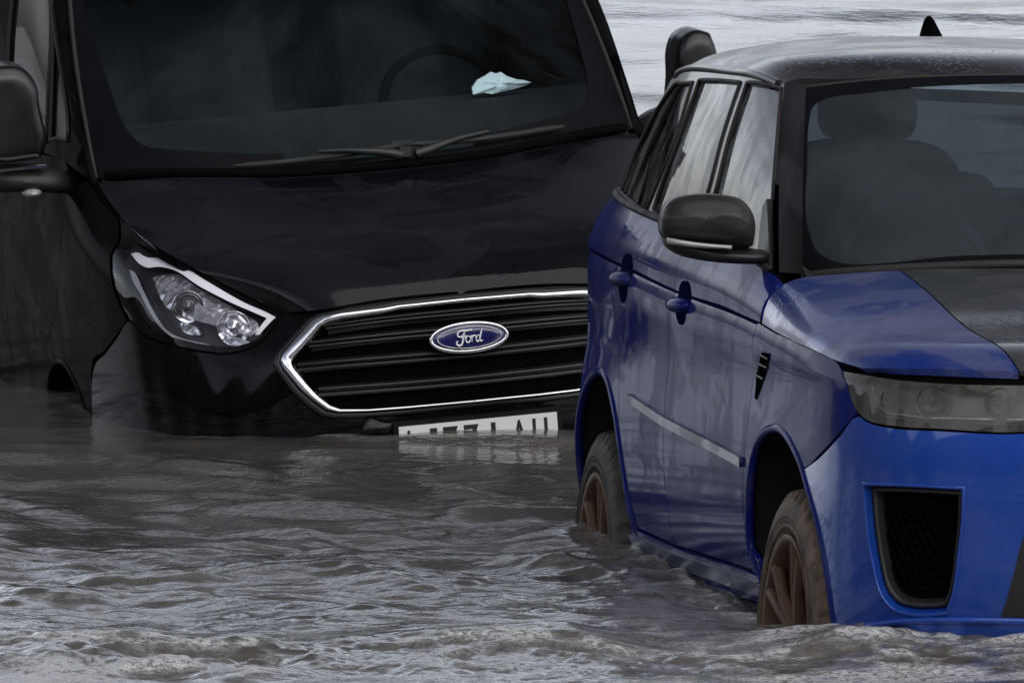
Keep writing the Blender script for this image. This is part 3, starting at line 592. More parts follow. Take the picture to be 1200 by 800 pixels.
def sea_height(X, Y):
    wx = X + .22 * smoothn(X, Y, 1.7, 1.3, 11) + .06 * smoothn(X, Y, .4, .5, 13); wy = Y + .2 * smoothn(X, Y, 1.4, 1.6, 12) + .05 * smoothn(X, Y, .5, .4, 14)
    Z = np.zeros_like(X)
    sm = .35 + .65 * np.clip(.5 + .8 * smoothn(X, Y, 2.6, 1.8, 21), 0, 1)
    for k, sx, cy, lam, ph in WAVES:
        A = .0011 * lam ** .7 if lam > .7 else .0016 * lam * sm
        c = np.cos(k * (wx * sx + wy * cy) + ph)
        Z += A * (c + .3 * c * c)
    chop = np.exp(-((Y - 30.6) / 1.6) ** 2)
    Z += chop * (.010 * smoothn(wx, wy, .40, .26, 31) + .008 * smoothn(wx, wy, .17, .12, 32) + .005 * smoothn(wx, wy, .07, .07, 35))
    lens = np.clip((36.0 - Y) / 1.2, 0, 1) * np.clip((Y - 29.6) / 1.2, 0, 1)
    Z += lens * (.018 * smoothn(wx, wy, .30, .42, 33) + .010 * smoothn(wx, wy, .15, .16, 36) + .009 * smoothn(wx + .3 * wy, wy, .17, .26, 34))
    # small breaking crest rolling in at the front: gentle back, steep ragged face
    yc = 28.78 + .10 * smoothn(X, X * 0, .9, 1, 41) + .07 * smoothn(X, X * 0 + 3, .33, 1, 46) + .035 * smoothn(X, Y, .12, .4, 47) + .12 * np.clip(X - .5, 0, 1.2)
    d = wy - yc; am = .046 * np.clip(.75 + .9 * smoothn(X, Y * 0 + 7, .5, 1, 42), .15, 1.5)
    fb = smoothn(wx, wy, .21, .16, 43) + .55 * smoothn(wx, wy, .10, .085, 44) + .32 * smoothn(wx, wy, .048, .05, 45) + .2 * smoothn(wx, wy, .024, .03, 48)
    cr = np.where(d < 0, np.exp(-(np.abs(d) / .20) ** 1.6), np.exp(-(d / .42) ** 2)) * am
    rag = np.exp(-((d + .22) / .36) ** 2)
    cr += rag * .017 * fb
    Z += cr
    Z += np.clip((Y - 42) / 10, 0, 1) * (.115 * np.maximum(0, smoothn(X, Y, 3, 1.6, 51)) ** 1.5 + .030 * smoothn(X, Y, 1.3, .9, 52) + .012 * smoothn(X, Y, .5, .5, 53))
    # wash along the bodies
    ds = np.minimum.reduce([seg_dist(X, Y, a, b) for a, b in zip(SUV_L[:-1], SUV_L[1:])]); dv = np.minimum.reduce([seg_dist(X, Y, a, b) for a, b in zip(VAN_L[:-1], VAN_L[1:])])
    df = np.minimum.reduce([seg_dist(X, Y, a, b) for a, b in zip(SUV_L[:3], SUV_L[1:4])])
    n1 = smoothn(wx, wy, .19, .13, 71) + .6 * smoothn(wx, wy, .06, .06, 72)
    w1 = np.exp(-(ds / .10) ** 2); w2 = np.exp(-(dv / .10) ** 2)
    Z += w1 * (-.012 + .012 * n1) + np.exp(-(df / .22) ** 2) * (.026 + .006 * n1) + w2 * .005 * n1 - .022
    wash = np.exp(-((df - .06) / .10) ** 2) * np.clip(.35 + 1.3 * n1, 0, 1) * .6 + (np.exp(-(ds / .13) ** 2) * np.clip(.25 + 1.3 * n1, 0, 1) * .75 + np.exp(-(ds / .45) ** 2) * np.clip(1.3 * n1 - .35, 0, 1) * .5) * np.clip((31.5 - Y) / 2.5, .25, 1) + w2 * np.clip(1.2 * n1 - .1, 0, 1) * .35
    f2 = smoothn(wx, wy, .045, .035, 62)
    web = np.clip(1 - np.abs(smoothn(wx + .08 * fb, wy, .30, .15, 73) + .25 * fb) / .10, 0, 1) * np.clip(.4 + 1.2 * smoothn(wx, wy, .5, .3, 76), 0, 1)
    lip = np.exp(-((d + .03) / .05) ** 2) * np.clip(.15 + 1.4 * smoothn(wx, wy, .18, .2, 61) + .7 * f2, 0, 1)
    heap = np.clip((28.62 - Y) / .18, 0, 1) * np.clip((Y - 27.5) / .5, 0, 1) * np.clip(1.5 * smoothn(wx, wy, .42, .3, 75) + .7 * fb, 0, 1)
    foam = np.clip(.9 * lip + rag * (.65 * web + .35 * np.clip(fb + f2, 0, 1)) + .9 * heap, 0, 1)
    lace = np.exp(-((Y - 29.7) / 1.1) ** 2) * np.clip(1.7 * (smoothn(wx, wy, .5, .16, 63) + .6 * smoothn(wx, wy, .13, .06, 64) + .5 * f2) - .7, 0, 1) * .5
    thin = np.clip((34 - Y) / 3, 0, 1) * np.clip((Y - 26) / 2, 0, 1) * np.clip(1.2 * smoothn(wx, wy, .8, .3, 67) + .7 * smoothn(wx, wy, .09, .06, 68) - .1, 0, 1) * .16
    far = np.clip((Y - 44) / 8, 0, 1) * np.clip(1.4 * smoothn(X, Y, 3.5, 1.2, 65) + .9 * smoothn(X, Y, .9, .5, 66) - .35, 0, 1) * .6
    return Z, np.clip(foam + lace + far + wash + thin, 0, 1)

def sea():
    ys = [2.0]
    while ys[-1] < 22: ys.append(ys[-1] + .5)
    while ys[-1] < 27.3: ys.append(ys[-1] + .05)
    while ys[-1] < 90: ys.append(ys[-1] + (.013 if ys[-1] < 31.5 else .022 * (ys[-1] / 29) ** 2))
    while ys[-1] < 5500: ys.append(ys[-1] * 1.12)
    ys = np.array(ys)
    t = np.linspace(-1, 1, 620); tin = t * .066
    out = .066 + .9 * ((np.arange(1, 41) / 40) ** 2.2) * 1.6
    tt = np.concatenate([-out[::-1], tin, out])
    Yg, Tg = np.meshgrid(ys, tt, indexing='ij'); X = Tg * (Yg + 2); Y = Yg
    Z, foam = sea_height(X, Y)
    fade = np.clip((Y - 16) / 8, 0, 1) * np.clip((180 - Y) / 80, 0, 1); Z = Z * fade
    n, m = X.shape; V = np.stack([X, Y, Z], 2).reshape(-1, 3)
    idx = np.arange(n * m).reshape(n, m); F = np.stack([idx[:-1, :-1], idx[:-1, 1:], idx[1:, 1:], idx[1:, :-1]], -1).reshape(-1, 4)
    me = bpy.data.meshes.new('sea'); me.vertices.add(len(V)); me.vertices.foreach_set('co', V.ravel().astype('f'))
    me.loops.add(F.size); me.loops.foreach_set('vertex_index', F.ravel().astype('i')); me.polygons.add(len(F))
    me.polygons.foreach_set('loop_start', np.arange(0, F.size, 4).astype('i')); me.update(calc_edges=True)
    me.polygons.foreach_set('use_smooth', np.ones(len(F), bool))
    at = me.attributes.new('foam', 'FLOAT', 'POINT'); at.data.foreach_set('value', foam.ravel().astype('f'))
    m_ = Mat('murky_sea_water'); a = m_.n('ShaderNodeAttribute', _attribute_name='foam')
    mott = m_.noise(.8, 4, .5, sc=(1, .6, 1)); fine = m_.noise(55, 3, .6, sc=(1, 1, 1))
    col = m_.mix(m_.ramp(mott, .3, .7), (.066, .060, .055), (.10, .092, .085))
    bub = m_.noise(130, 3, .7); f = m_.math('MULTIPLY', a.outputs['Fac'], m_.math('MULTIPLY', m_.ramp(fine, .34, .6, .25, 1.15), m_.ramp(bub, .36, .6, .45, 1.1)))
    col = m_.mix(f, col, (.55, .55, .56))
    rip = m_.math('ADD', m_.noise(9, 3, .55, .3, sc=(1, 1.3, 1)), m_.math('MULTIPLY', m_.noise(34, 3, .6), .4))
    m_.pbr(Base__Color=col, Roughness=m_.math('ADD', m_.math('MULTIPLY', f, .5), .06), IOR=1.333, Normal=m_.bump(rip, .28, .02))
    me.materials.append(m_.m); o = bpy.data.objects.new('sea', me); COL.objects.link(o); o['kind'] = 'structure'
    # the ground the cars stand on
    mb = MB(); mb.add([(-4000, -200, -.475), (4000, -200, -.475), (4000, 5600, -.475), (-4000, 5600, -.475)], [(0, 1, 2, 3)])
    g = mb.build('seabed', plain('wet_sand', (.10, .085, .07), .8, bump=.2)); g['kind'] = 'structure'
sea()
def blocker_hill():  # unseen dark land added behind the camera to darken paint reflections
    n, m = 130, 24; V = []
    for j in range(m):
        t = j / (m - 1)
        for i in range(n):
            x = -260 + 520 * i / (n - 1); y = -9 - 55 * t ** 1.15 + 2.5 * math.sin(x * .09) * (1 - t); z = -.6 + 16 * (1 - (1 - t) ** 2.2) * (.9 + .1 * math.sin(x * .021 + 1))
            V.append((x + math.sin(7 * t + i * .5), y + .8 * math.sin(i * .7 + j * 2.3), z + .25 * math.sin(i * .9 + j * 1.3) * min(1, 6 * t)))
    F = [(j * n + i, j * n + i + 1, (j + 1) * n + i + 1, (j + 1) * n + i) for j in range(m - 1) for i in range(n - 1)]
    mt = Mat('blocker_land'); a = mt.noise(.5, 6, .6)
    mt.pbr(Base__Color=mt.mix(mt.ramp(a, .4, .6), (.035, .045, .022), (.12, .10, .085)), Roughness=.95, Normal=mt.bump(mt.noise(2, 6, .6), .8, .4))
    o = MB().add(V, F).build('unseen_dark_hill', mt.m); o['kind'] = 'structure'
blocker_hill()
def blocker_headland():  # unseen land added at left to block bright horizon from the paint
    n, m = 70, 12; V = []
    for j in range(m):
        t = j / (m - 1)
        for i in range(n):
            a = math.radians(-40 - 105 * i / (n - 1)); r = 46 + 30 * t + 5 * math.sin(i * .35); z = -.6 + (3 + 11 * min(1, i / 14)) * (1 - (1 - t) ** 2.5) * (.8 + .2 * math.sin(i * .5 + 2))
            V.append((r * math.sin(a) + .8 * math.sin(j * 2.1 + i), 33 + r * math.cos(a), z + .12 * math.sin(i * .8 + j * 1.7) * min(1, 5 * t)))
    F = [(j * n + i, j * n + i + 1, (j + 1) * n + i + 1, (j + 1) * n + i) for j in range(m - 1) for i in range(n - 1)]
    o = MB().add(V, [f[::-1] for f in F]).build('unseen_dark_headland', bpy.data.materials['blocker_land']); o['kind'] = 'structure'
blocker_headland()

# ---------------------------------------------------------------- wheels
def wheel(parent, x, y, z, s, R, W, rimR, tm, rm, spokes, steer=0, suvlike=True):
    """s -1: right hand wheel. parts: wheel > tyre, rim, brake_disc"""
    Mx = Matrix.Rotation(steer, 3, 'Z'); w = W / 2
    hubm = MB()
    def tr(P): return (np.array(P) * np.array([1, -s * -1, 1])) if False else np.array(P)
    prof = [(-w * .80, rimR - .004), (-w * .97, rimR + .02), (-w * 1.0, rimR + .055), (-w * .985, R - .055), (-w * .93, R - .028), (-w * .84, R - .008), (-w * .6, R), (-w * .58, R - .009), (-w * .5, R - .009), (-w * .48, R), (-w * .2, R), (-w * .18, R - .009), (-w * .1, R - .009), (-w * .08, R)]
    prof = prof + [(-a, r) for a, r in prof[::-1]]
    def rmod(p, a):
        sh = np.clip((p[:, 1] - (R - .035)) / .03, 0, 1)[:, None]; ax = np.abs(p[:, 0])[:, None] / w
        blk = (np.sin(a[None] * 46 + np.sign(p[:, 0])[:, None] * 1.2 + ax * 5) > .72)
        return -.012 * blk * sh * (ax > .25)
    T = MB(); T.lathe(prof, 372, (np.array(Mx), (x, y, z)), rmod)
    # bead and lettering ridges on the sidewall
    for rr in (rimR + .03, R - .07): T.lathe([(s * w * .99, rr - .006), (s * w * 1.02, rr), (s * w * .99, rr + .006)], 96, (np.array(Mx), (x, y, z)))
    root = MB(); root.lathe([(-w * .2, .05), (-w * .2, .085), (w * .2, .085), (w * .2, .05)], 24, (np.array(Mx), (x, y, z)))
    wh = root.build('wheel', M['plastic'], parent)
    T.build('tyre', tm, wh)
    Rm = MB(); o = s * w
    Rm.lathe([(o * .98, rimR - .006), (o * 1.01, rimR + .006), (o * .97, rimR + .012), (o * .80, rimR + .004), (o * .70, rimR - .025), (o * .1, rimR - .045), (-o * .8, rimR - .03), (-o * .8, rimR)], 96, (np.array(Mx), (x, y, z)))
    Rm.lathe([(o * .98, rimR - .006), (o * .92, rimR - .02), (o * .70, rimR - .03)], 96, (np.array(Mx), (x, y, z)))
    Rm.lathe([(o * .75, .001), (o * .75, .04), (o * .68, .075), (o * .4, .08)], 32, (np.array(Mx), (x, y, z)))
    for k in range(spokes):
        for dd in (-.16, .16):
            a = 2 * math.pi * k / spokes + dd; pr = []
            a0 = 2 * math.pi * k / spokes + dd * .4
            p0 = np.array([math.cos(a0) * .06, o * .70, math.sin(a0) * .06]); p1 = np.array([math.cos(a) * (rimR - .012), o * .86, math.sin(a) * (rimR - .012)])
            mid = (p0 + p1) / 2 + np.array([0, o * .06, 0])
            P = np.array([p0, mid, p1]) @ np.array(Mx).T + (x, y, z); Rm.tube(P, [.024, .017, .02], 8)
    Rm.build('rim', rm, wh)
    D = MB(); D.lathe([(o * .2, .06), (o * .2, rimR * .78), (o * .32, rimR * .78), (o * .32, .06)], 64, (np.array(Mx), (x, y, z))); D.build('brake_disc', M['dark_rim'], wh)
    return wh

# ---------------------------------------------------------------- blue car
def build_suv():
    car = empty('suv', (1.62419, 29.80257, -.31949), (-.03074, -.0247, -1.41252), 'blue sports utility car with a black roof, hub deep in the water nearest the camera', 'car')
    def part(mb, name, m, par=None, weld=False): return mb.build(name, m, par or car, weld)
    FL, SH, BO, SC, RO, GL = SUV_FLANK, SUV_SHOULDER, SUV_BONNET, SUV_SCREEN, SUV_ROOF, SUV_GLASS
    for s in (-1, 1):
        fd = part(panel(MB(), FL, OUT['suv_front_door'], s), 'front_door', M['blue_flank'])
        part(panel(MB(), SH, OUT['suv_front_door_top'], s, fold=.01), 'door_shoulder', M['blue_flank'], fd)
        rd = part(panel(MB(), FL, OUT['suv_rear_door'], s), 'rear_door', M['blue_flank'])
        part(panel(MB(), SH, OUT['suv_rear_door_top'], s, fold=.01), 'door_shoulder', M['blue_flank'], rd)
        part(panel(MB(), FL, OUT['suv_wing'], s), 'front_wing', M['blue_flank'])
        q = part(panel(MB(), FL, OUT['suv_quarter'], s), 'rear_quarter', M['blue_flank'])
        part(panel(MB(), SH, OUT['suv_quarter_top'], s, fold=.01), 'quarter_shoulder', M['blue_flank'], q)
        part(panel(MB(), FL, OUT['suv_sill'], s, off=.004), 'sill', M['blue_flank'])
        st = MB(); panel(st, FL, [(u, v - .012) for u, v in OUT['suv_sill'][:4]] + [(u, v + .03) for u, v in OUT['suv_sill'][4:]], s, off=.016, fold=.014)
        part(st, 'sill_step', M['satin_blue'])
        # crease shade drawn as a dark tube along handles, door strip, arch lips, wing vent
        l = dens([(u_at(FL, -.52, FL.V), FL.V - .001), (u_at(FL, -1.5, FL.V), FL.V - .001), (u_at(FL, -2.9, FL.V), FL.V - .001), (u_at(FL, -3.4, FL.V), FL.V - .001)], .06, closed=False); P, Nn = lift(FL, l, s, -.003); part(MB().tube(P, .0065, 6), 'crease_shade', M['blue_dark'])
        part(panel(MB(), FL, OUT['suv_moulding'], s, off=.009, fold=.012, g=.03, smooth=False), 'door_strip', M['satin_blue'])
        for nm in ('suv_fa', 'suv_ra'):
            l = dens(OUT[nm], .04, closed=False); P, Nn = lift(FL, l, s, 0)
            t = MB().tube(P - Nn * .006, .013, 8, up=(0, 1, 0)); part(t, 'arch_lip', M['blue_flank'])
            c = P.mean(0); c[2] = .24; li = P + np.array([0, -s * .30, 0]) + (P - c) * np.array([.02, 0, .02]); li[:, 1] = s * .60
            k = len(P); Pi = P - Nn * .012; V = np.concatenate([Pi, li]); A = MB().add(V, [(j, j + 1, k + j + 1, k + j) if s < 0 else (j, k + j, k + j + 1, j + 1) for j in range(k - 1)])
            cap = np.concatenate([li, [[li[-1, 0], s * .6, .0], [li[0, 0], s * .6, .0]]]); A.add(cap, [tuple(range(len(cap))) if s > 0 else tuple(range(len(cap)))[::-1]], flat=True)
            part(A, 'wheel_arch_liner', M['liner'])
        v = part(panel(MB(), FL, OUT['suv_vent'], s, off=.002, g=.03, smooth=False), 'wing_vent', M['seam'])
        b = np.array(OUT['suv_vent']); g = MB()
        for k in range(3):
            u0 = b[:, 0].min() + .012; u1 = b[:, 0].max() - .03 * (1 + k * .3); vv = b[:, 1].max() - .022 - k * .034; uu = [q for q in np.linspace(u0 - .02, u1 + .05, 60) if inside(np.array([(q, vv)]), b)[0]]
            if len(uu) < 4: continue
            P, _ = lift(FL, np.array([(uu[0] + .006, vv - .003), (uu[-1] - .006, vv + .003)]), s, .003); g.tube(P, .003, 6)
        g.build('vent_slat', M['plastic'], v)
        # handles: a flat cup with its recess shade painted dark, a bar
        for (hx, hz) in ((-1.57, 1.015), (-2.49, 1.05)):
            yb = .964; o = MB(); half = np.linspace(0, math.pi, 14)
            u0 = u_at(FL, hx, FL.V - .02); panel(o, FL, [(u0 + .085 * math.cos(a), FL.V - .001 - .075 * math.sin(a)) for a in half], s, off=.0025, fold=.004, g=.02)
            h = part(o, 'door_handle', M['blue_dark'])
            o = MB(); u1 = u_at(SH, hx, .002); panel(o, SH, [(u1 + .085 * math.cos(a), .001 + .036 * math.sin(a)) for a in half], s, off=.0025, fold=.004, g=.02); o.build('handle_cup', M['blue_dark'], h)
            bar = MB(); out = [(hx + .115 * np.sign(math.cos(a)) * abs(math.cos(a)) ** .6 - .02, s * (yb + .012), hz + .004 + .021 * np.sign(math.sin(a)) * abs(math.sin(a)) ** .7) for a in np.linspace(0, 2 * math.pi, 24, endpoint=False)]
            bar.dome(out, .032, .02, axis=(0, s, 0), p=2.6); bar.build('handle_bar', M['blue_flank'], h)
        # greenhouse: pillars and rails round three panes
        hol = [OUT['suv_win_front'], OUT['suv_win_rear'], OUT['suv_win_quarter'], OUT['suv_win_back']]
        part(panel(MB(), GL, [(0, 0), (GL.U - .9, 0), (GL.U, 0), (GL.U, .03), (GL.U - .62, .04), (GL.U - .56, GL.V - .06), (GL.U, GL.V - .05), (GL.U, GL.V), (GL.U - .9, GL.V), (0, GL.V), (0, GL.V / 2)], s, off=0, fold=.012, holes=[OUT['suv_win_front'], OUT['suv_win_rear'], OUT['suv_win_quarter']] , g=.05), 'window_surround', M['black_gloss'])
        for nm in ('suv_win_front', 'suv_win_rear', 'suv_win_quarter'):
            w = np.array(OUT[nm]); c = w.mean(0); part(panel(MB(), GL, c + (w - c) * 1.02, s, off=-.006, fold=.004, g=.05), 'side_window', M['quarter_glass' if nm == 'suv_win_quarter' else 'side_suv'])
            l = dens(w, .04); P, Nn = lift(GL, l, s, .001); part(MB().tube(P, .0055, 6, closed=True), 'window_seal', M['rubber'])
        # belt moulding
        l = dens([(.02, .006), (1.0, .004), (2.35, .004), (2.75, .004)], .05, closed=False); P, Nn = lift(GL, l, s, .006)
        part(MB().tube(P, .010, 8), 'belt_moulding', M['rubber'])
        # A pillar between windscreen and door glass
        a, na = lift(SC, dens([(0, 0), (0, SC.V)], .06, closed=False), s, .002); bnd, nb = lift(GL, dens([(.0, 0), (.0, GL.V)], .06, closed=False), s, .004)
        k = min(len(a), len(bnd)); ta = np.linspace(0, 1, 14)
        A0 = np.array([np.interp(ta, np.linspace(0, 1, len(a)), a[:, i]) for i in range(3)]).T; B0 = np.array([np.interp(ta, np.linspace(0, 1, len(bnd)), bnd[:, i]) for i in range(3)]).T
        mid = (A0 + B0) / 2 + np.array([.02, s * .02, .006]); rows = [A0 + np.array([-.01, 0, -.02]), A0 + np.array([.004, 0, .004]), mid, B0, B0 + np.array([-.02, -s * .02, 0])]
        V = np.concatenate(rows); k = 14; F = [(i * k + j, i * k + j + 1, (i + 1) * k + j + 1, (i + 1) * k + j) for i in range(4) for j in range(k - 1)]
        if s > 0: F = [f[::-1] for f in F]
        part(MB().add(V, F), 'windscreen_pillar', M['black_gloss'])
        # roof rail gutter
        l = dens([(.0, .03), (.0, RO.V)], .06, closed=False); P, Nn = lift(RO, l, s, -.004); part(MB().tube(P, .012, 8), 'roof_gutter', M['black_gloss'])
        # door mirror
        zz = 1.13; s_ = s
        def yz(px): return [(x_, s_ * y_, z_) for x_, y_, z_ in px]
        shell = [(-.80, 1.172, 1.262), (-.80, 1.166, 1.292), (-.80, 1.145, 1.318), (-.80, 1.09, 1.332), (-.79, 1.01, 1.332), (-.775, .965, 1.322), (-.77, .943, 1.300), (-.77, .928, 1.268), (-.775, .930, 1.205), (-.79, .945, 1.196), (-.80, 1.10, 1.206), (-.80, 1.155, 1.215), (-.80, 1.17, 1.235)]
        mir = part(MB().dome(dens(yz(shell), .02, True), .105, .035, axis=(1, s * .12, .05), p=3.4, rings=12, soft=2), 'wing_mirror', M['mirror_cap'])
        base = [(-.80, 1.166, 1.226), (-.80, 1.10, 1.205), (-.79, .945, 1.196), (-.775, .90, 1.192), (-.775, .868, 1.190), (-.775, .868, 1.160), (-.78, .93, 1.158), (-.79, 1.05, 1.163), (-.80, 1.125, 1.178), (-.80, 1.155, 1.198)]
        MB().dome(dens(yz(base), .02), .085, .03, axis=(1, s * .1, -.05), p=2.6, rings=8).build('mirror_arm', M['plastic'], mir)
        ind = [(-.715, 1.165, 1.222), (-.70, 1.10, 1.213), (-.69, 1.0, 1.206), (-.69, 1.0, 1.196), (-.70, 1.10, 1.198), (-.715, 1.163, 1.206)]
        MB().dome(dens(yz(ind), .02), .02, .015, axis=(1, s * .1, 0), p=2.5, rings=5).build('indicator', M['indicator'], mir)
        rf = [(-.838, y_, z_) for _, y_, z_ in shell]; c = np.mean(rf, 0)
        MB().prism(np.array(yz((np.array(rf) - c) * .9 + c)), (-1, 0, 0), .003).build('mirror_glass', M['mirror_glass'], mir)
        tri = [(-.70, s * .893, 1.145), (-.86, s * .90, 1.16), (-1.0, s * .865, 1.30), (-.9, s * .868, 1.28)]
        part(MB().prism(np.array([(-.66, s * .888, 1.15), (-.86, s * .888, 1.165), (-.99, s * .852, 1.30), (-.93, s * .852, 1.32)]), (0, s, 0), .018), 'mirror_triangle', M['plastic'])
        # head lamp: bowl, chrome frame, two lamp units, lens
        hb = part(panel(MB(), FL, OUT['suv_headlight'], s, off=-.045, fold=0, g=.03), 'headlight', M['lamp_grey'])
        panel(MB(), FL, OUT['suv_headlight'], s, off=-.001, fold=.05, g=.03).build('lens', M['lens_silt_reflection'], hb)
        for (u, v, r_, mm) in ((.80, .60, .043, 'satin'), (.62, .60, .040, 'satin'), (.935, .60, .026, 'lamp_dark')):
            P, Nn = lift(FL, np.array([(u, v)]), s, -.04); L_ = MB(); ax = np.array([1, s * .2, 0]); ax /= np.linalg.norm(ax)
            Mx = np.array(Vector((0, 1, 0)).rotation_difference(Vector(ax)).to_matrix())
            L_.lathe([(.0, .002), (.006, r_ * .5), (.02, r_ * .85), (.03, r_), (.034, r_ * .96), (.02, r_ * .8)], 32, (Mx, P[0])); L_.build('lamp_unit', M[mm], hb)
            B_ = MB(); B_.lathe([(.0, r_ * .62), (.012, r_ * .55), (.022, r_ * .35), (.027, .002)], 24, (Mx, P[0])); B_.build('projector', M['lens_glassy'], hb)
        bl = dens([(.52, .555), (.70, .553), (.86, .555), (.95, .57), (.985, .62), (.99, .66)], .02, closed=False); P, Nn = lift(FL, bl, s, -.022)
        MB().tube(P, .006, 6).build('light_guide', M['reflector'], hb)
    # both halves of front and tail
    bm = MB()
    for s in (-1, 1): panel(bm, FL, OUT['suv_bumper'], s, holes=[OUT['suv_intake'], OUT['suv_low_intake']] if False else [OUT['suv_intake']], fold=.03, g=.03)
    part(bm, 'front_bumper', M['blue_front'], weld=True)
    for s in (-1, 1):
        o = np.array(OUT['suv_intake']); c = o.mean(0); so_ = dens(o, .02, True); c = so_.mean(0)
        tr = MB(); ring(tr, FL, c + (so_ - c) * 1.065, c + (so_ - c) * .995, s, off=0, h=.006); part(tr, 'intake_rim', M['blue_front'])
        t2 = MB(); ring(t2, FL, c + (so_ - c) * .985, c + (so_ - c) * .88, s, off=-.03, h=.014); inr = part(t2, 'intake_frame', M['plastic'])
        panel(MB(), FL, c + (so_ - c) * 1.05, s, off=-.075, fold=0, g=.04).build('intake_backing', M['seam'], inr)
        # honeycomb mesh
        hx_ = MB(); r_ = .013; lo, hi = so_.min(0), so_.max(0); row = 0; v = lo[1]
        while v < hi[1]:
            u = lo[0] + (r_ * .87 if row % 2 else 0)
            while u < hi[0]:
                hp = np.array([(u + r_ * math.sin(k * math.pi / 3), v + r_ * math.cos(k * math.pi / 3)) for k in range(6)])
                if inside(hp, c + (so_ - c) * .93).all():
                    for k in range(3):
                        P, Nn = lift(FL, hp[[k, k + 1]], s, -.045); d_ = P[1] - P[0]; hx_.add(np.concatenate([P + Nn * .004, P - Nn * .012]), [(0, 1, 3, 2)], flat=True)
                u += r_ * 1.74
            v += r_ * 1.5; row += 1
        hx_.build('intake_mesh', M['frit'], inr)['kind'] = 'stuff'
        # lower grille behind the middle opening
        li = dens(np.array(OUT['suv_low_intake']), .03); lw = part(panel(MB(), FL, li, s, off=.003, fold=.01, g=.04), 'lower_grille', M['plastic'])
        for k in range(5):
            vv = .10 + k * .05; P, Nn = lift(FL, dens([(0, vv), (.30 + .03 * k, vv)], .05, closed=False), s, .008); MB().tube(P, .007, 6).build('grille_bar', M['plastic_gloss'], lw)
        # front lip bright edge under the intake
        l = dens([(.97, .02), (.85, .045), (.6, .06), (.3, .06), (0, .06)], .04, closed=False); P, Nn = lift(FL, l, s, .004); part(MB().tube(P, .009, 8), 'bumper_lip', M['blue_front'])
    gm = MB()
    for s in (-1, 1): panel(gm, FL, [(0, .51), (.45, .51), (.44, .615), (.2, .63), (0, .63)], s, off=-.02, fold=0)
    gr = part(gm, 'grille', M['plastic'], weld=True)
    for k in range(4):
        b_ = MB()
        P = np.concatenate([lift(FL, dens([(.44, .525 + k * .028), (0, .525 + k * .028)], .06, closed=False), -1, -.005)[0], lift(FL, dens([(.02, .525 + k * .028), (.44, .525 + k * .028)], .06, closed=False), 1, -.005)[0]])
        b_.tube(P, .006, 6); b_.build('grille_bar', M['plastic_gloss'], gr)
    bo = MB(); bp = MB(); sc = MB(); si = MB(); ro = MB(); bw = MB(); un = MB(); dk = MB()
    for s in (-1, 1):
        part(panel(MB(), BO, OUT['suv_bonnet'], s, fold=.02, g=.035), 'bonnet', M['blue_bonnet']); panel(bp, BO, OUT['suv_bonnet_panel'], s, off=.001, fold=.012, g=.035)
        panel(sc, SC, OUT['suv_screen'], s, off=0, fold=.005, g=.06)
        panel(si, SC, OUT['suv_screen'], s, off=-.004, fold=0, g=.06, holes=None or [OUT['suv_screen_in'][:]] if False else ())if False else None
        panel(ro, RO, [(0.0, 0.0), (RO.U * .6, 0), (RO.U, 0), (RO.U, RO.V), (0, RO.V)], s, fold=.02, g=.04)
        panel(bw, GL, OUT['suv_win_back'], s, off=.004, fold=.005)
    part(bp, 'bonnet_panel', M['carbon'], weld=True)
    ws = part(sc, 'windscreen', M['screen_suv'], weld=True)
    for s in (-1, 1):
        band = np.array(OUT['suv_screen']); inn = OUT['suv_screen_in']
        panel(si, SC, [(0, 0), (.25, 0), (SC.U, 0), (SC.U, .035), (.4, .035)] + list(inn[:-2]) + [(SC.U, SC.V), (.3, SC.V), (0, SC.V), (0, .45)], s, off=.0025, fold=0, g=.05)
    si.build('windscreen_border', M['frit'], ws, weld=True)
    part(ro, 'roof', M['black_roof'], weld=True); part(bw, 'rear_window', M['rear_glass'], weld=True)
    # header strip between screen and roof, cowl
    for vv, of, rr in ((SC.V, -.006, .012), (0., -.004, .014)):
        A, _ = lift(SC, dens([(0, vv), (SC.U, vv)], .06, closed=False), -1, of); B, _ = lift(SC, dens([(SC.U, vv), (0, vv)], .06, closed=False), 1, of)
        part(MB().tube(np.concatenate([A, B[1:]]), rr, 6), 'windscreen_seal', M['rubber'])
    # shark fin aerial
    fin = [(-3.14, 0, 1.705), (-3.19, 0, 1.735), (-3.245, 0, 1.765), (-3.275, 0, 1.775), (-3.295, 0, 1.765), (-3.30, 0, 1.74), (-3.315, 0, 1.70)]
    fb = MB(); c = np.array(fin); k = len(fin)
    V = np.concatenate([c + [0, -.022, 0] * np.array([[1], [.7], [.4], [.2], [.4], [.7], [1]]), c + [0, .022, 0] * np.array([[1], [.7], [.4], [.2], [.4], [.7], [1]])])
    fb.add(V, [tuple(range(k)), tuple(range(k, 2 * k))[::-1]] + [(j, k + j, k + j + 1, j + 1) for j in range(k - 1)]); part(fb, 'roof_aerial', M['seam'])
    # dark joints under the shut lines
    sm = MB()
    for s in (-1, 1):
        for nm in ('suv_front_door', 'suv_rear_door', 'suv_wing', 'suv_sill'): part(groove(MB(), FL, OUT[nm] + OUT[nm][:1], s, .02, -.012), 'shut_line', M['seam'])
        for nm in ('suv_front_door_top', 'suv_rear_door_top'): part(groove(MB(), SH, OUT[nm] + OUT[nm][:1], s, .014, -.010), 'shut_line', M['seam'])
        part(groove(MB(), BO, [(.0, .05), (.0, 1.2)], s, .02, -.022), 'shut_line', M['seam']); part(groove(MB(), FL, OUT['suv_headlight'] + OUT['suv_headlight'][:1], s, .018, -.012), 'shut_line', M['seam'])
        part(groove(MB(), BO, OUT['suv_bonnet_panel'][:4], s, .012, -.010), 'shut_line', M['seam'])
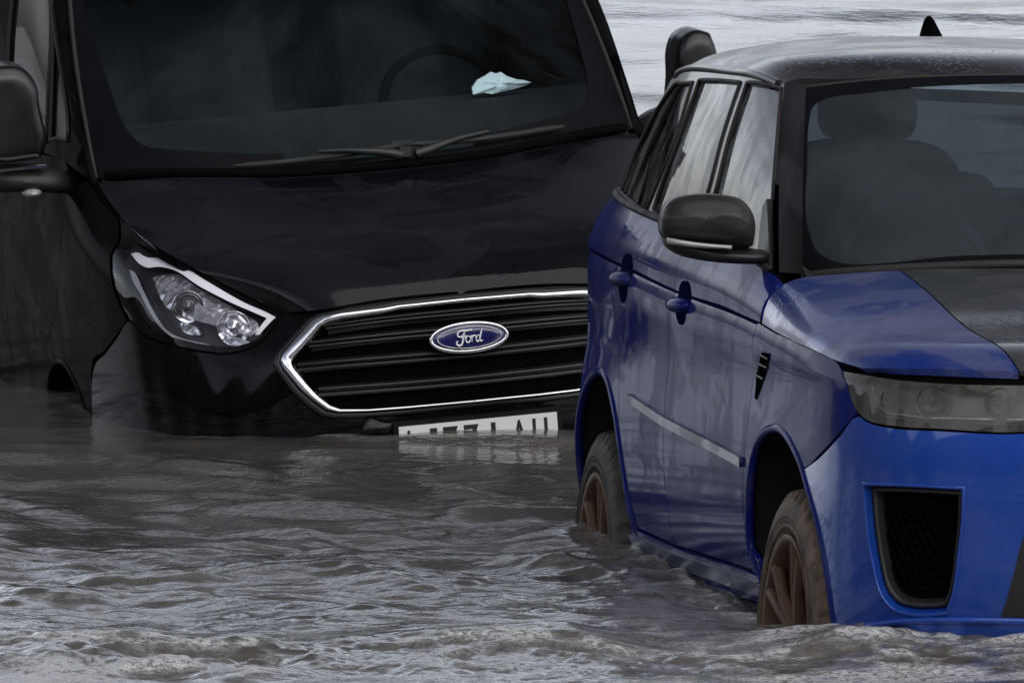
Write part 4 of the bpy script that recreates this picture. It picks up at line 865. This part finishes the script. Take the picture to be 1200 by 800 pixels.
    # underside, bulkhead and cabin
    ub = MB(); ub.box((-1.5, 0, .33), (3.2, 1.1, .04)); ub.box((.30, 0, .62), (.5, 1.0, .5)); part(ub, 'underbody', M['seam'])
    cb = MB()
    cb.box((-2.1, 0, .80), (3.0, 1.7, .04)); cb.box((-3.72, 0, .95), (.04, 1.5, .5)); part(cb, 'cabin_floor', M['cabin'])
    hl = MB()
    for s in (-1, 1): panel(hl, RO, [(.06, .12), (RO.U, .12), (RO.U, RO.V - .15), (.1, RO.V - .15)], s, off=-.045, fold=0, g=.12)
    part(hl, 'headlining', M['cabin_pale'], weld=True)
    db = MB(); dsh = []
    for s in (-1, 1):
        pass
    pro = [(-.62, 1.10), (-.80, 1.155), (-1.0, 1.165), (-1.12, 1.14), (-1.17, 1.05), (-1.15, .8), (-.7, .8)]
    db.prism(np.array([(x, -.80, z) for x, z in pro]), (0, 1, 0), 1.60); db.dome([(-1.0, -.42 + .2 * math.cos(a), 1.15 + .05 * math.sin(a)) for a in np.linspace(0, 6.283, 20, endpoint=False)], .1, .1, axis=(-1, 0, 0)); part(db, 'dashboard', M['cabin'])
    sw = MB(); c0 = np.array([-1.28, -.41, 1.14]); ex = np.array([0, 1, 0]); ez = np.array([-.42, 0, .9])
    sw.tube([c0 + .188 * (ex * math.cos(a) + ez * math.sin(a)) for a in np.linspace(0, 6.283, 40, endpoint=False)], .016, 10, closed=True)
    for a in (0, math.pi, -math.pi / 2): sw.tube([c0 + .05 * (ex * math.cos(a) + ez * math.sin(a)), c0 + .185 * (ex * math.cos(a) + ez * math.sin(a))], .018, 8)
    part(sw, 'steering_wheel', M['cabin_pale'])
    def seat(x, y, w, nm='seat', dz=0):
        b = MB(); out = [(x, y + w / 2 * np.sign(math.cos(a)) * abs(math.cos(a)) ** .5, 1.12 + dz + .30 * np.sign(math.sin(a)) * abs(math.sin(a)) ** .45) for a in np.linspace(0, 6.283, 28, endpoint=False)]
        out = [(xx - (zz - .85) * .25, yy, zz) for xx, yy, zz in out]; b.dome(out, .09, .06, axis=(1, 0, .1), p=2.5)
        st_ = part(b, nm, M['cabin']); hr = [(x - .17, y + .13 * np.sign(math.cos(a)) * abs(math.cos(a)) ** .6, 1.49 + dz + .085 * np.sign(math.sin(a)) * abs(math.sin(a)) ** .6) for a in np.linspace(0, 6.283, 24, endpoint=False)]
        MB().dome(hr, .05, .06, axis=(1, 0, 0), p=2.5).build('headrest', M['cabin'], st_)
        MB().box((x + .25, y, .88), (.5, w, .14)).build('cushion', M['cabin'], st_)
    seat(-1.85, -.40, .52, 'seat', .04); seat(-1.85, .40, .52, 'seat', .04)
    for y in (-.45, 0, .45): seat(-2.75, y, .42, 'rear_seat', -.22)
    rm = MB(); rm.dome([(-1.33, .0 + .12 * math.cos(a), 1.52 + .035 * math.sin(a)) for a in np.linspace(0, 6.283, 20, endpoint=False)], .025, .02, axis=(1, 0, 0)); rm.tube([(-1.33, 0, 1.53), (-1.33, 0, 1.62)], .01, 6); part(rm, 'cabin_mirror', M['cabin'])
    # tail lamps, wheels
    for s in (-1, 1):
        part(panel(MB(), FL, [(5.12, .56), (5.35, .55), (5.62, .55), (5.62, .69), (5.35, .70), (5.15, .69)], s, off=.006, fold=.012), 'tail_light', M['red_lens'])
    for s in (-1, 1):
        wheel(car, .02, s * .832, .241, s, .388, .275, .262, M['tyre_front'], M['rust_rim'], 5, steer=math.radians(2))
        wheel(car, -2.88, s * .832, .241, s, .388, .275, .262, M['tyre_rear'], M['rust_rim'], 5)
    return car
M['satin_blue'] = paint('blue_strip_silty', (.012, .018, .10), (.085, .09, .135), .7, metal=.1, seed=11, coat=.35, crough=.1)
M['blue_dark'] = plain('blue_shadowed_cup', (.005, .007, .04), .9, spec=0)  # blue with shade painted in, for handle cups and crease line
M['mirror_cap'] = paint('black_mirror_cap_dusty', (.016, .015, .014), (.06, .054, .05), .75, metal=0, seed=13, rough=.5, coat=.25, spec=.2)
M['lens_glassy'] = plain('lamp_glass', (.10, .10, .11), .05, .2, coat=1)
suv = build_suv()

# ---------------------------------------------------------------- black van
def build_van():
    van = empty('van', (-.29227, 36.93769, -.46318), (.07933, .04816, -1.35514), 'black panel van leaning nose down, water up to its number plate', 'van')
    def part(mb, name, m, par=None, weld=False): return mb.build(name, m, par or van, weld)
    FL, BO, SC, RO, GL = VAN_FLANK, VAN_BONNET, VAN_SCREEN, VAN_ROOF, VAN_GLASS
    bu = MB(); bo = MB(); sc = MB(); si = MB(); ro = MB(); sm = MB(); bk = MB()
    ho, hi = OUT['van_hexo'], OUT['van_hexi']
    hole = [(max(u, 1e-3), v) for u, v in ho]
    for s in (-1, 1):
        panel(bu, FL, [(0, FL.V)] + OUT['van_bumper'][1:-1] + [(0, 0)] + [(0, ho[-1][1])] + ho[1:-1][::-1] + [(0, ho[0][1])], s, fold=.03, g=.03)
        panel(bo, BO, OUT['van_bonnet'], s, fold=.025, g=.04)
        panel(sc, SC, OUT['van_screen'], s, fold=.006, g=.06)
        panel(si, SC, [(0, 0), (.25, 0), (SC.U, 0)] + [(u - (.04 if u < .25 else 0), v) for u, v in OUT['van_screen_in']] + [(SC.U, SC.V), (.3, SC.V), (0, SC.V), (0, .5)], s, off=.0025, fold=0, g=.05)
        panel(ro, RO, [(0, 0), (RO.U, 0), (RO.U, RO.V), (0, RO.V)], s, fold=.02, g=.08)
    part(bu, 'front_bumper', M['van_front'], weld=True); part(bo, 'bonnet', M['van_bonnet'], weld=True); ws = part(sc, 'windscreen', M['screen_van'], weld=True)
    si.build('windscreen_border', M['frit'], ws, weld=True); part(ro, 'roof', M['van_front'], weld=True)
    # grille: dark back, chrome surround, bars, badge
    gb = MB()
    for s in (-1, 1): panel(gb, FL, ho, s, off=-.05, fold=0, g=.05)
    gr = part(gb, 'grille', M['seam'], weld=True)
    ch = MB()
    dn = lambda q: dens(q, .9, closed=False)
    for s in (-1, 1): ring(ch, FL, ho, hi, s, off=.002, h=.014, open_=True)
    ch.build('chrome_surround', M['chrome'], gr, weld=True)
    bz = MB(); c = np.array([0, .58])
    for s in (-1, 1):
        o = np.array(ho); big = o + (o - np.array([.05, .58])) * np.array([.05, .10]) * (o[:, :1] > .01) ; big[0] = (0, ho[0][1] + .018); big[-1] = (0, ho[-1][1] - .018)
        big[1, 1] += .0; ring(bz, FL, big, ho, s, off=.0, h=.006, open_=True)
    bz.build('grille_bezel', M['plastic_gloss'], gr, weld=True)
    vlo, vhi = hi[-1][1], hi[0][1]
    hiP = np.array(hi)
    for t in (.17, .42, .67, .90):
        vv = vlo + (vhi - vlo) * t
        um = max(u for u, v in hi if True)
        # half width of the hexagon at this height
        xs = [hiP[i, 0] + (hiP[i + 1, 0] - hiP[i, 0]) * (vv - hiP[i, 1]) / (hiP[i + 1, 1] - hiP[i, 1]) for i in range(len(hiP) - 1) if (hiP[i, 1] - vv) * (hiP[i + 1, 1] - vv) < 0]
        hw = max(xs) - .004 if xs else .4
        for dv in (-.011, .011):
            l = dens([(hw, vv + dv), (0, vv + dv)], .05, closed=False); A, _ = lift(FL, l, -1, -.016); B, _ = lift(FL, l[::-1][1:], 1, -.016)
            MB().tube(np.concatenate([A, B]), .0055, 8).build('grille_bar', M['plastic_gloss'], gr)
        l = dens([(hw, vv), (0, vv)], .05, closed=False); A, _ = lift(FL, l, -1, -.034); B, _ = lift(FL, l[::-1][1:], 1, -.034)
        P = np.concatenate([A, B]); k = len(P); up_ = np.array([0, 0, .017])
        V = np.concatenate([P - up_, P + up_]); MB().add(V, [(j, j + 1, k + j + 1, k + j) for j in range(k - 1)]).build('grille_slat', M['plastic_gloss'], gr)
    # badge: oval with script, leaning with the nose
    bc, bn = lift(FL, np.array([(0.0, .589)]), -1, .004); bc = bc[0]; tz = np.array([-.10, 0, .995]); ty = np.array([0, 1, 0]); tx = np.array([.995, 0, .10])
    oval = lambda a, b, k=48: [bc + ty * a * math.cos(q) + tz * b * math.sin(q) for q in np.linspace(0, 2 * math.pi, k, endpoint=False)]
    bd = part(MB().dome(oval(.117, .042), .014, .03, axis=tx, p=2.5, rings=6), 'badge', M['badge_blue'])
    rim = MB().tube([p + tx * .004 for p in oval(.117, .042, 64)], .0062, 8, closed=True, up=(1, 0, 0)); rim.build('badge_rim', M['chrome'], bd)
    rim2 = MB().tube([p + tx * .0145 for p in oval(.098, .0325, 64)], .0012, 6, closed=True, up=(1, 0, 0)); rim2.build('badge_line', M['chrome'], bd)
    S_ = {  # pen strokes of the script, in units of the badge's half height, with pen width
        'F': [([(-.62, .28), (-.80, .10), (-1.02, .12), (-1.10, .34), (-.95, .55), (-.60, .62), (-.10, .60), (.16, .66), (.22, .58)], .085), ([(-.42, .60), (-.50, .30), (-.62, -.20), (-.74, -.52), (-.95, -.68), (-1.18, -.62), (-1.24, -.40), (-1.10, -.28)], .10), ([(-.86, .02), (-.55, .06), (-.30, .12), (-.26, .22)], .06)],
        'o': [([(-.12, .10), (-.30, .02), (-.38, -.25), (-.28, -.45), (-.08, -.42), (.05, -.18), (.02, .05), (-.12, .10)], .075)],
        'r': [([(.10, .02), (.22, .10), (.20, -.15), (.14, -.46)], .075), ([(.20, -.12), (.32, .06), (.48, .12), (.52, .02)], .07)],
        'd': [([(.92, .08), (.72, .08), (.58, -.14), (.60, -.38), (.74, -.44), (.90, -.22), (.98, .06)], .075), ([(1.20, .72), (1.08, .36), (.96, -.04), (.90, -.34), (1.02, -.44), (1.16, -.34)], .08)]}
    lt = MB(); hh = .042
    for ch_ in S_:
        for pts, w in S_[ch_]:
            pts = np.array(pts); t = np.linspace(0, len(pts) - 1, len(pts) * 5); 
            kn = np.arange(len(pts)); Bm = nat_basis(kn, t); Q = Bm @ pts
            lt.tube([bc + tx * .0165 + ty * (x * hh * .80) + tz * (y * hh * .80) for x, y in Q], w * hh * (.55 + .45 * np.sin(np.pi * np.linspace(.06, .94, len(Q)))), 6, up=(1, 0, 0))
    lt.build('badge_script', M['chrome'], bd)
    # number plate
    pc = np.array([1.045, 0.003, .505]); W_, H_ = .488, .112
    pl = part(MB().box(pc, (.008, W_, H_)), 'number_plate', M['white_plate'])
    MB().box(pc + np.array([-.012, 0, .004]), (.018, W_ + .03, H_ + .022)).build('plate_holder', M['plastic_gloss'], pl)
    for i, chx in enumerate('AJ77LAU'):
        yy = -.204 + i * .064 + (.02 if i > 3 else 0) - .01
        V, F = text_mesh(chx, .108); V = V - (V.max(0) + V.min(0)) / 2; w_ = np.ptp(V[:, 0]); h_ = np.ptp(V[:, 1])
        V = V * np.array([.046 / max(w_, .03), .079 / h_, 1]); 
        Q = np.stack([np.full(len(V), pc[0] + .0045) + V[:, 2] * .5, pc[1] + yy + V[:, 0], pc[2] + .004 + V[:, 1]], 1)
        MB().add(Q, F, flat=True).build('plate_character', M['ink'], pl)
    MB().lathe([(0, .001), (.002, .006), (0, .0075)], 12, (np.array(Matrix.Rotation(-math.pi / 2, 3, 'Z')), pc + np.array([.004, .215, .0]))).build('plate_screw', M['satin'], pl)
    # towing-eye scrap of trim hanging under the bumper by the plate
    lo_ = MB(); lo_.dome([(1.03, -.30 + .05 * math.cos(a), .565 + .02 * math.sin(a) + .01 * math.cos(3 * a)) for a in np.linspace(0, 6.283, 16, endpoint=False)], .02, .02, axis=(1, 0, 0)); part(lo_, 'torn_trim', M['plastic'])
    for s in (-1, 1):
        part(panel(MB(), FL, OUT['van_wing'], s, fold=.02, g=.04), 'front_wing', M['van_flank'])
        part(panel(MB(), FL, OUT['van_door'], s, fold=.015), 'front_door', M['van_flank'])
        part(panel(MB(), FL, OUT['van_side'], s, fold=.015, g=.08), 'side_panel', M['van_flank'])
        part(panel(MB(), GL, OUT['van_upper'], s, fold=.012, g=.05, holes=[OUT['van_win_fix'], OUT['van_win_door']]), 'cab_side', M['van_flank'])
        for nm in ('van_win_fix', 'van_win_door'):
            w = np.array(OUT[nm]); c = w.mean(0); part(panel(MB(), GL, c + (w - c) * 1.03, s, off=-.006, fold=.004), 'side_window', M['side_van'])
            P, _ = lift(GL, dens(w, .05), s, .001); part(MB().tube(P, .007, 6, closed=True), 'window_seal', M['rubber'])
        # windscreen pillar
        ta = np.linspace(0, 1, 16); A0, _ = lift(SC, np.stack([0 * ta, ta * SC.V], 1), s, .003); B0, _ = lift(GL, np.stack([0 * ta, ta * GL.V], 1), s, .003)
        mid = (A0 + B0) / 2 + np.array([.012, s * .012, .008]); V = np.concatenate([A0 - np.array([0, 0, .02]), A0, mid, B0, B0 - np.array([.02, s * .01, 0])]); k = 16
        F = [(i * k + j, i * k + j + 1, (i + 1) * k + j + 1, (i + 1) * k + j) for i in range(4) for j in range(k - 1)]
        part(MB().add(V, F if s < 0 else [f[::-1] for f in F]), 'windscreen_pillar', M['van_flank'])
        P, _ = lift(SC, np.stack([0 * ta + .012, ta * SC.V], 1), s, .004); part(MB().tube(P, .008, 6), 'windscreen_seal', M['rubber'])
        # wheel arch
        P, Nn = lift(FL, dens(OUT['van_fa'], .04, closed=False), s, 0); part(MB().tube(P - Nn * .004, .010, 8, up=(0, 1, 0)), 'arch_lip', M['van_flank'])
        li = P.copy(); li[:, 1] = s * .55; k = len(P); V = np.concatenate([P - Nn * .01, li]); A = MB().add(V, [(j, j + 1, k + j + 1, k + j) for j in range(k - 1)]); cap = np.concatenate([li, [[li[-1, 0], s * .55, 0], [li[0, 0], s * .55, 0]]]); A.add(cap, [tuple(range(len(cap)))], flat=True); part(A, 'wheel_arch_liner', M['liner'])
        # head lamp
        hb = part(panel(MB(), FL, OUT['van_headlight'], s, off=-.05, fold=0, g=.03), 'headlight', M['lamp_dark'])
        panel(MB(), FL, OUT['van_headlight'], s, off=-.001, fold=.006, g=.03).build('lens', M['lens'], hb)
        panel(MB(), FL, OUT['van_drl'], s, off=-.006, fold=.02, g=.02).build('daytime_light', M['drl'], hb)
        panel(MB(), FL, OUT['van_drl2'], s, off=-.016, fold=.02, g=.02).build('light_guide', M['guide'], hb)
        panel(MB(), FL, OUT['van_refl'], s, off=-.035, fold=.015, g=.02).build('reflector', M['facets'], hb)
        panel(MB(), FL, OUT['van_refl2'], s, off=-.028, fold=.012, g=.02).build('lower_reflector', M['facets'], hb)
        panel(MB(), FL, OUT['van_refl3'], s, off=-.028, fold=.012, g=.02).build('lower_reflector', M['facets'], hb)
        for (u, v, r_, q) in ((.967, .703, .050, 0), (.775, .705, .052, 1)):
            P, Nn = lift(FL, np.array([(u, v)]), s, -.045); ax = np.array([.93, s * .30, .0]); ax /= np.linalg.norm(ax)
            Mx = np.array(Vector((0, 1, 0)).rotation_difference(Vector(ax)).to_matrix())
            MB().lathe([(.004, r_ * .5), (.012, r_ * .62), (.024, r_ * .9), (.034, r_), (.038, r_ * .94), (.026, r_ * .72), (.012, r_ * .5)], 40, (Mx, P[0])).build('lamp_bowl', M['chrome' if q == 0 else 'facets'], hb)
            MB().lathe([(.0, r_ * .56), (.022, r_ * .55), (.034, r_ * .42), (.042, r_ * .2), (.044, .001)], 32, (Mx, P[0])).build('projector', M['lens_glassy'] if q == 0 else M['facets'], hb)
        # door mirror: tall housing on a thick arm, small clear lamp under it
        f_ = lambda L_: [(x, s * y, z) for x, y, z in L_]
        hs = [(-.60, .985, 1.31), (-.60, .990, 1.45), (-.60, 1.0, 1.53), (-.60, 1.03, 1.572), (-.60, 1.10, 1.59), (-.60, 1.155, 1.578), (-.60, 1.175, 1.54), (-.60, 1.178, 1.40), (-.60, 1.172, 1.32), (-.60, 1.15, 1.295), (-.60, 1.05, 1.285), (-.60, 1.0, 1.288)]
        if s > 0: hs = [(x, 1.03 + (y - .985) * .70, z - .085) for x, y, z in hs]
        mi = part(MB().dome(dens(f_(hs), .02, True), .12, .04, axis=(1, s * .05, 0), p=7, rings=14, soft=0), 'wing_mirror', M['plastic_gloss'])
        ar = [(-.58, 1.175, 1.275), (-.58, 1.08, 1.272), (-.57, .99, 1.262), (-.56, .94, 1.245), (-.56, .90, 1.215), (-.56, .90, 1.165), (-.57, .97, 1.175), (-.58, 1.06, 1.185), (-.58, 1.16, 1.19), (-.58, 1.18, 1.23)]
        MB().dome(dens(f_(ar), .02), .10, .04, axis=(1, s * .1, 0), p=2.6, rings=8).build('mirror_arm', M['plastic'], mi)
        MB().box((-.48, s * 1.08, 1.268), (.03, .17, .008)).build('mirror_trim', M['chrome'], mi)
        MB().dome([(-.50, s * (1.04 + .03 * math.cos(a)), 1.188 + .018 * math.sin(a)) for a in np.linspace(0, 6.283, 20, endpoint=False)], .035, .02, axis=(1, 0, -.1), p=2.5).build('indicator', M['indicator'], mi)
        MB().prism(np.array(f_([(-.642, 1.08 + (y - 1.08) * .9, 1.44 + (z - 1.44) * .9) for _, y, z in hs])), (-1, 0, 0), .003).build('mirror_glass', M['mirror_glass'], mi)
        for nm in ('van_door', 'van_wing', 'van_headlight'): part(groove(MB(), FL, OUT[nm] + OUT[nm][:1], s, .02, -.014), 'shut_line', M['seam'])
        part(groove(MB(), BO, [(.0, .0), (.0, BO.V)], s, .02, -.016), 'shut_line', M['seam']); part(groove(MB(), BO, [(0, 0), (BO.U, 0)], s, .02, -.016), 'shut_line', M['seam'])
    # scuttle, wipers
    sl_ = MB()
    for s in (-1, 1):
        l = dens([(.05, .012), (SC.U * .5, .012), (SC.U, .012)], .05, closed=False); P, Nn = lift(SC, l, s, .004); sl_.tube(P, .016, 6)
    part(sl_, 'scuttle_seal', M['seam'], weld=True)
    def scr(y, v, off):      # point on the screen at signed y, height v along it
        s = -1 if y < 0 else 1; us = np.linspace(0, SC.U, 60); P, Nn = lift(SC, np.stack([us, us * 0 + v], 1), s, off); i = np.argmin(abs(P[:, 1] - y)); return P[i]
    for (y0, v0, y1, v1, yp, vp) in ((-.47, .025, .07, .075, .05, .02), (.08, .075, .60, .045, .10, .02)):
        bl = MB(); P = np.array([scr(y0 + (y1 - y0) * t, v0 + (v1 - v0) * t, .022) for t in np.linspace(0, 1, 12)]); bl.tube(P, [.004] + [.010] * 10 + [.004], 6)
        w_ = part(bl, 'wiper', M['rubber'])
        Q = np.array([scr(yp + ((y0 + y1) / 2 - yp) * t, vp + ((v0 + v1) / 2 + .015 - vp) * t, .035 + .012 * math.sin(3.1 * t)) for t in np.linspace(0, 1, 8)]); MB().tube(Q, [.016, .015, .013, .011, .009, .008, .007, .007], 8).build('wiper_arm', M['plastic'], w_)
    pv = MB(); pv.box(scr(.065, .04, .03), (.035, .035, .03)); pv.box(scr(.065, .085, .026), (.02, .07, .012)); part(pv, 'wiper_pivot', M['plastic'])
    # cabin: fascia, seats, bulkhead, wheel
    cb = MB(); pro = [(-.30, 1.19), (-.55, 1.285), (-.80, 1.315), (-1.02, 1.31), (-1.10, 1.25), (-1.12, .8), (-.3, .8)]
    cb.prism(np.array([(x, -.84, z) for x, z in pro]), (0, 1, 0), 1.68); part(cb, 'dashboard', M['cabin'])
    bh = MB(); bh.box((-2.15, 0, 1.25), (.04, 1.62, 1.4)); bh.box((-1.6, 0, .75), (1.3, 1.7, .04)); part(bh, 'bulkhead', M['cabin'])
    sw = MB(); c0 = np.array([-1.22, .43, 1.26]); ex = np.array([0, 1, 0]); ez = np.array([-.5, 0, .86])
    sw.tube([c0 + .195 * (ex * math.cos(a) + ez * math.sin(a)) for a in np.linspace(0, 6.283, 40, endpoint=False)], .016, 8, closed=True)
    for a in (0, math.pi, -math.pi / 2): sw.tube([c0, c0 + .19 * (ex * math.cos(a) + ez * math.sin(a))], .02, 8)
    part(sw, 'steering_wheel', M['seam'])
    for y, w in ((.45, .5), (-.25, .46), (-.62, .44)):
        b = MB(); out = [(-1.75 - .2 * math.sin(a), y + w / 2 * np.sign(math.cos(a)) * abs(math.cos(a)) ** .5, 1.28 + .36 * np.sign(math.sin(a)) * abs(math.sin(a)) ** .5) for a in np.linspace(0, 6.283, 28, endpoint=False)]
        b.dome(out, .09, .06, axis=(1, 0, .1), p=2.5); st_ = part(b, 'seat', M['cabin'])
        MB().dome([(-1.93, y + .14 * np.sign(math.cos(a)) * abs(math.cos(a)) ** .6, 1.73 + .09 * np.sign(math.sin(a)) * abs(math.sin(a)) ** .6) for a in np.linspace(0, 6.283, 24, endpoint=False)], .06, .06, axis=(1, 0, 0), p=2.5).build('headrest', M['cabin'], st_)
    pl_ = MB()
    for s in (-1, 1): pl_.tube([(-.66, s * .845, 1.31), (-1.0, s * .815, 1.62), (-1.2, s * .72, 1.84)], .012, 8)
    part(pl_, 'pillar_trim', M['cabin_pale'])
    ub = MB(); ub.box((-1.5, 0, .36), (4.2, 1.05, .05)); ub.box((.5, 0, .65), (.3, 1.1, .5)); part(ub, 'underbody', M['seam'])
    for s in (-1, 1):
        wheel(van, -.56, s * .74, .21, s, .338, .215, .205, M['tyre_rear'], M['dark_rim'], 5); wheel(van, -2.95, s * .80, .25, s, .338, .215, .205, M['tyre_rear'], M['dark_rim'], 5)
        part(panel(MB(), FL, [(FL.U - .62, .35), (FL.U - .45, .35), (FL.U - .45, .75), (FL.U - .62, .75)], s, off=.006), 'tail_light', M['red_lens'])
    return van
van = build_van()

# ---------------------------------------------------------------- paper on the van's fascia
def paper():
    Rm = Matrix.Rotation(-1.35514, 4, 'Z') @ Matrix.Rotation(.04816, 4, 'Y') @ Matrix.Rotation(.07933, 4, 'X')
    T = Matrix.Translation((-.29227, 36.93769, -.46318)) @ Rm
    ol = [(0, -.10, .0), (0, -.10, .028), (0, -.075, .058), (0, -.045, .072), (0, -.015, .085), (0, .0, .078), (0, .02, .082), (0, .04, .062), (0, .075, .045), (0, .10, .040), (0, .125, .028), (0, .10, .016), (0, .05, .006), (0, .0, .0), (0, -.03, -.004), (0, -.06, .004)]
    r = np.random.default_rng(3); n = len(ol); P = np.array(ol) * (1, .86, .72); c = P.mean(0); V = [c + (0, 0, 0)]
    for t in (.35, .7, 1.0):
        for p in P: q = c + (p - c) * t; V.append(q + np.array([.03 * (1 - t) + r.normal(0, .0045) - (q[2]) * .5, 0, 0]))
    V = np.array(V); F = [(0, 1 + i, 1 + (i + 1) % n) for i in range(n)]
    for k in (0, 1): F += [(1 + k * n + i, 1 + (k + 1) * n + i, 1 + (k + 1) * n + (i + 1) % n, 1 + k * n + (i + 1) % n) for i in range(n)]
    B = V - np.array([.012, 0, 0]); m = len(V); V2 = np.concatenate([V, B]); F2 = F + [tuple(i + m for i in f[::-1]) for f in F] + [(1 + 2 * n + i, 1 + 2 * n + (i + 1) % n, m + 1 + 2 * n + (i + 1) % n, m + 1 + 2 * n + i) for i in range(n)]
    o = MB().add(V2, F2, flat=True).build('paper', M['paper']); o.matrix_world = T @ Matrix.Translation((-.84, .535, 1.328))
    o['label'] = 'crumpled white paper lying on the van dashboard behind the windscreen'; o['category'] = 'paper'
paper()
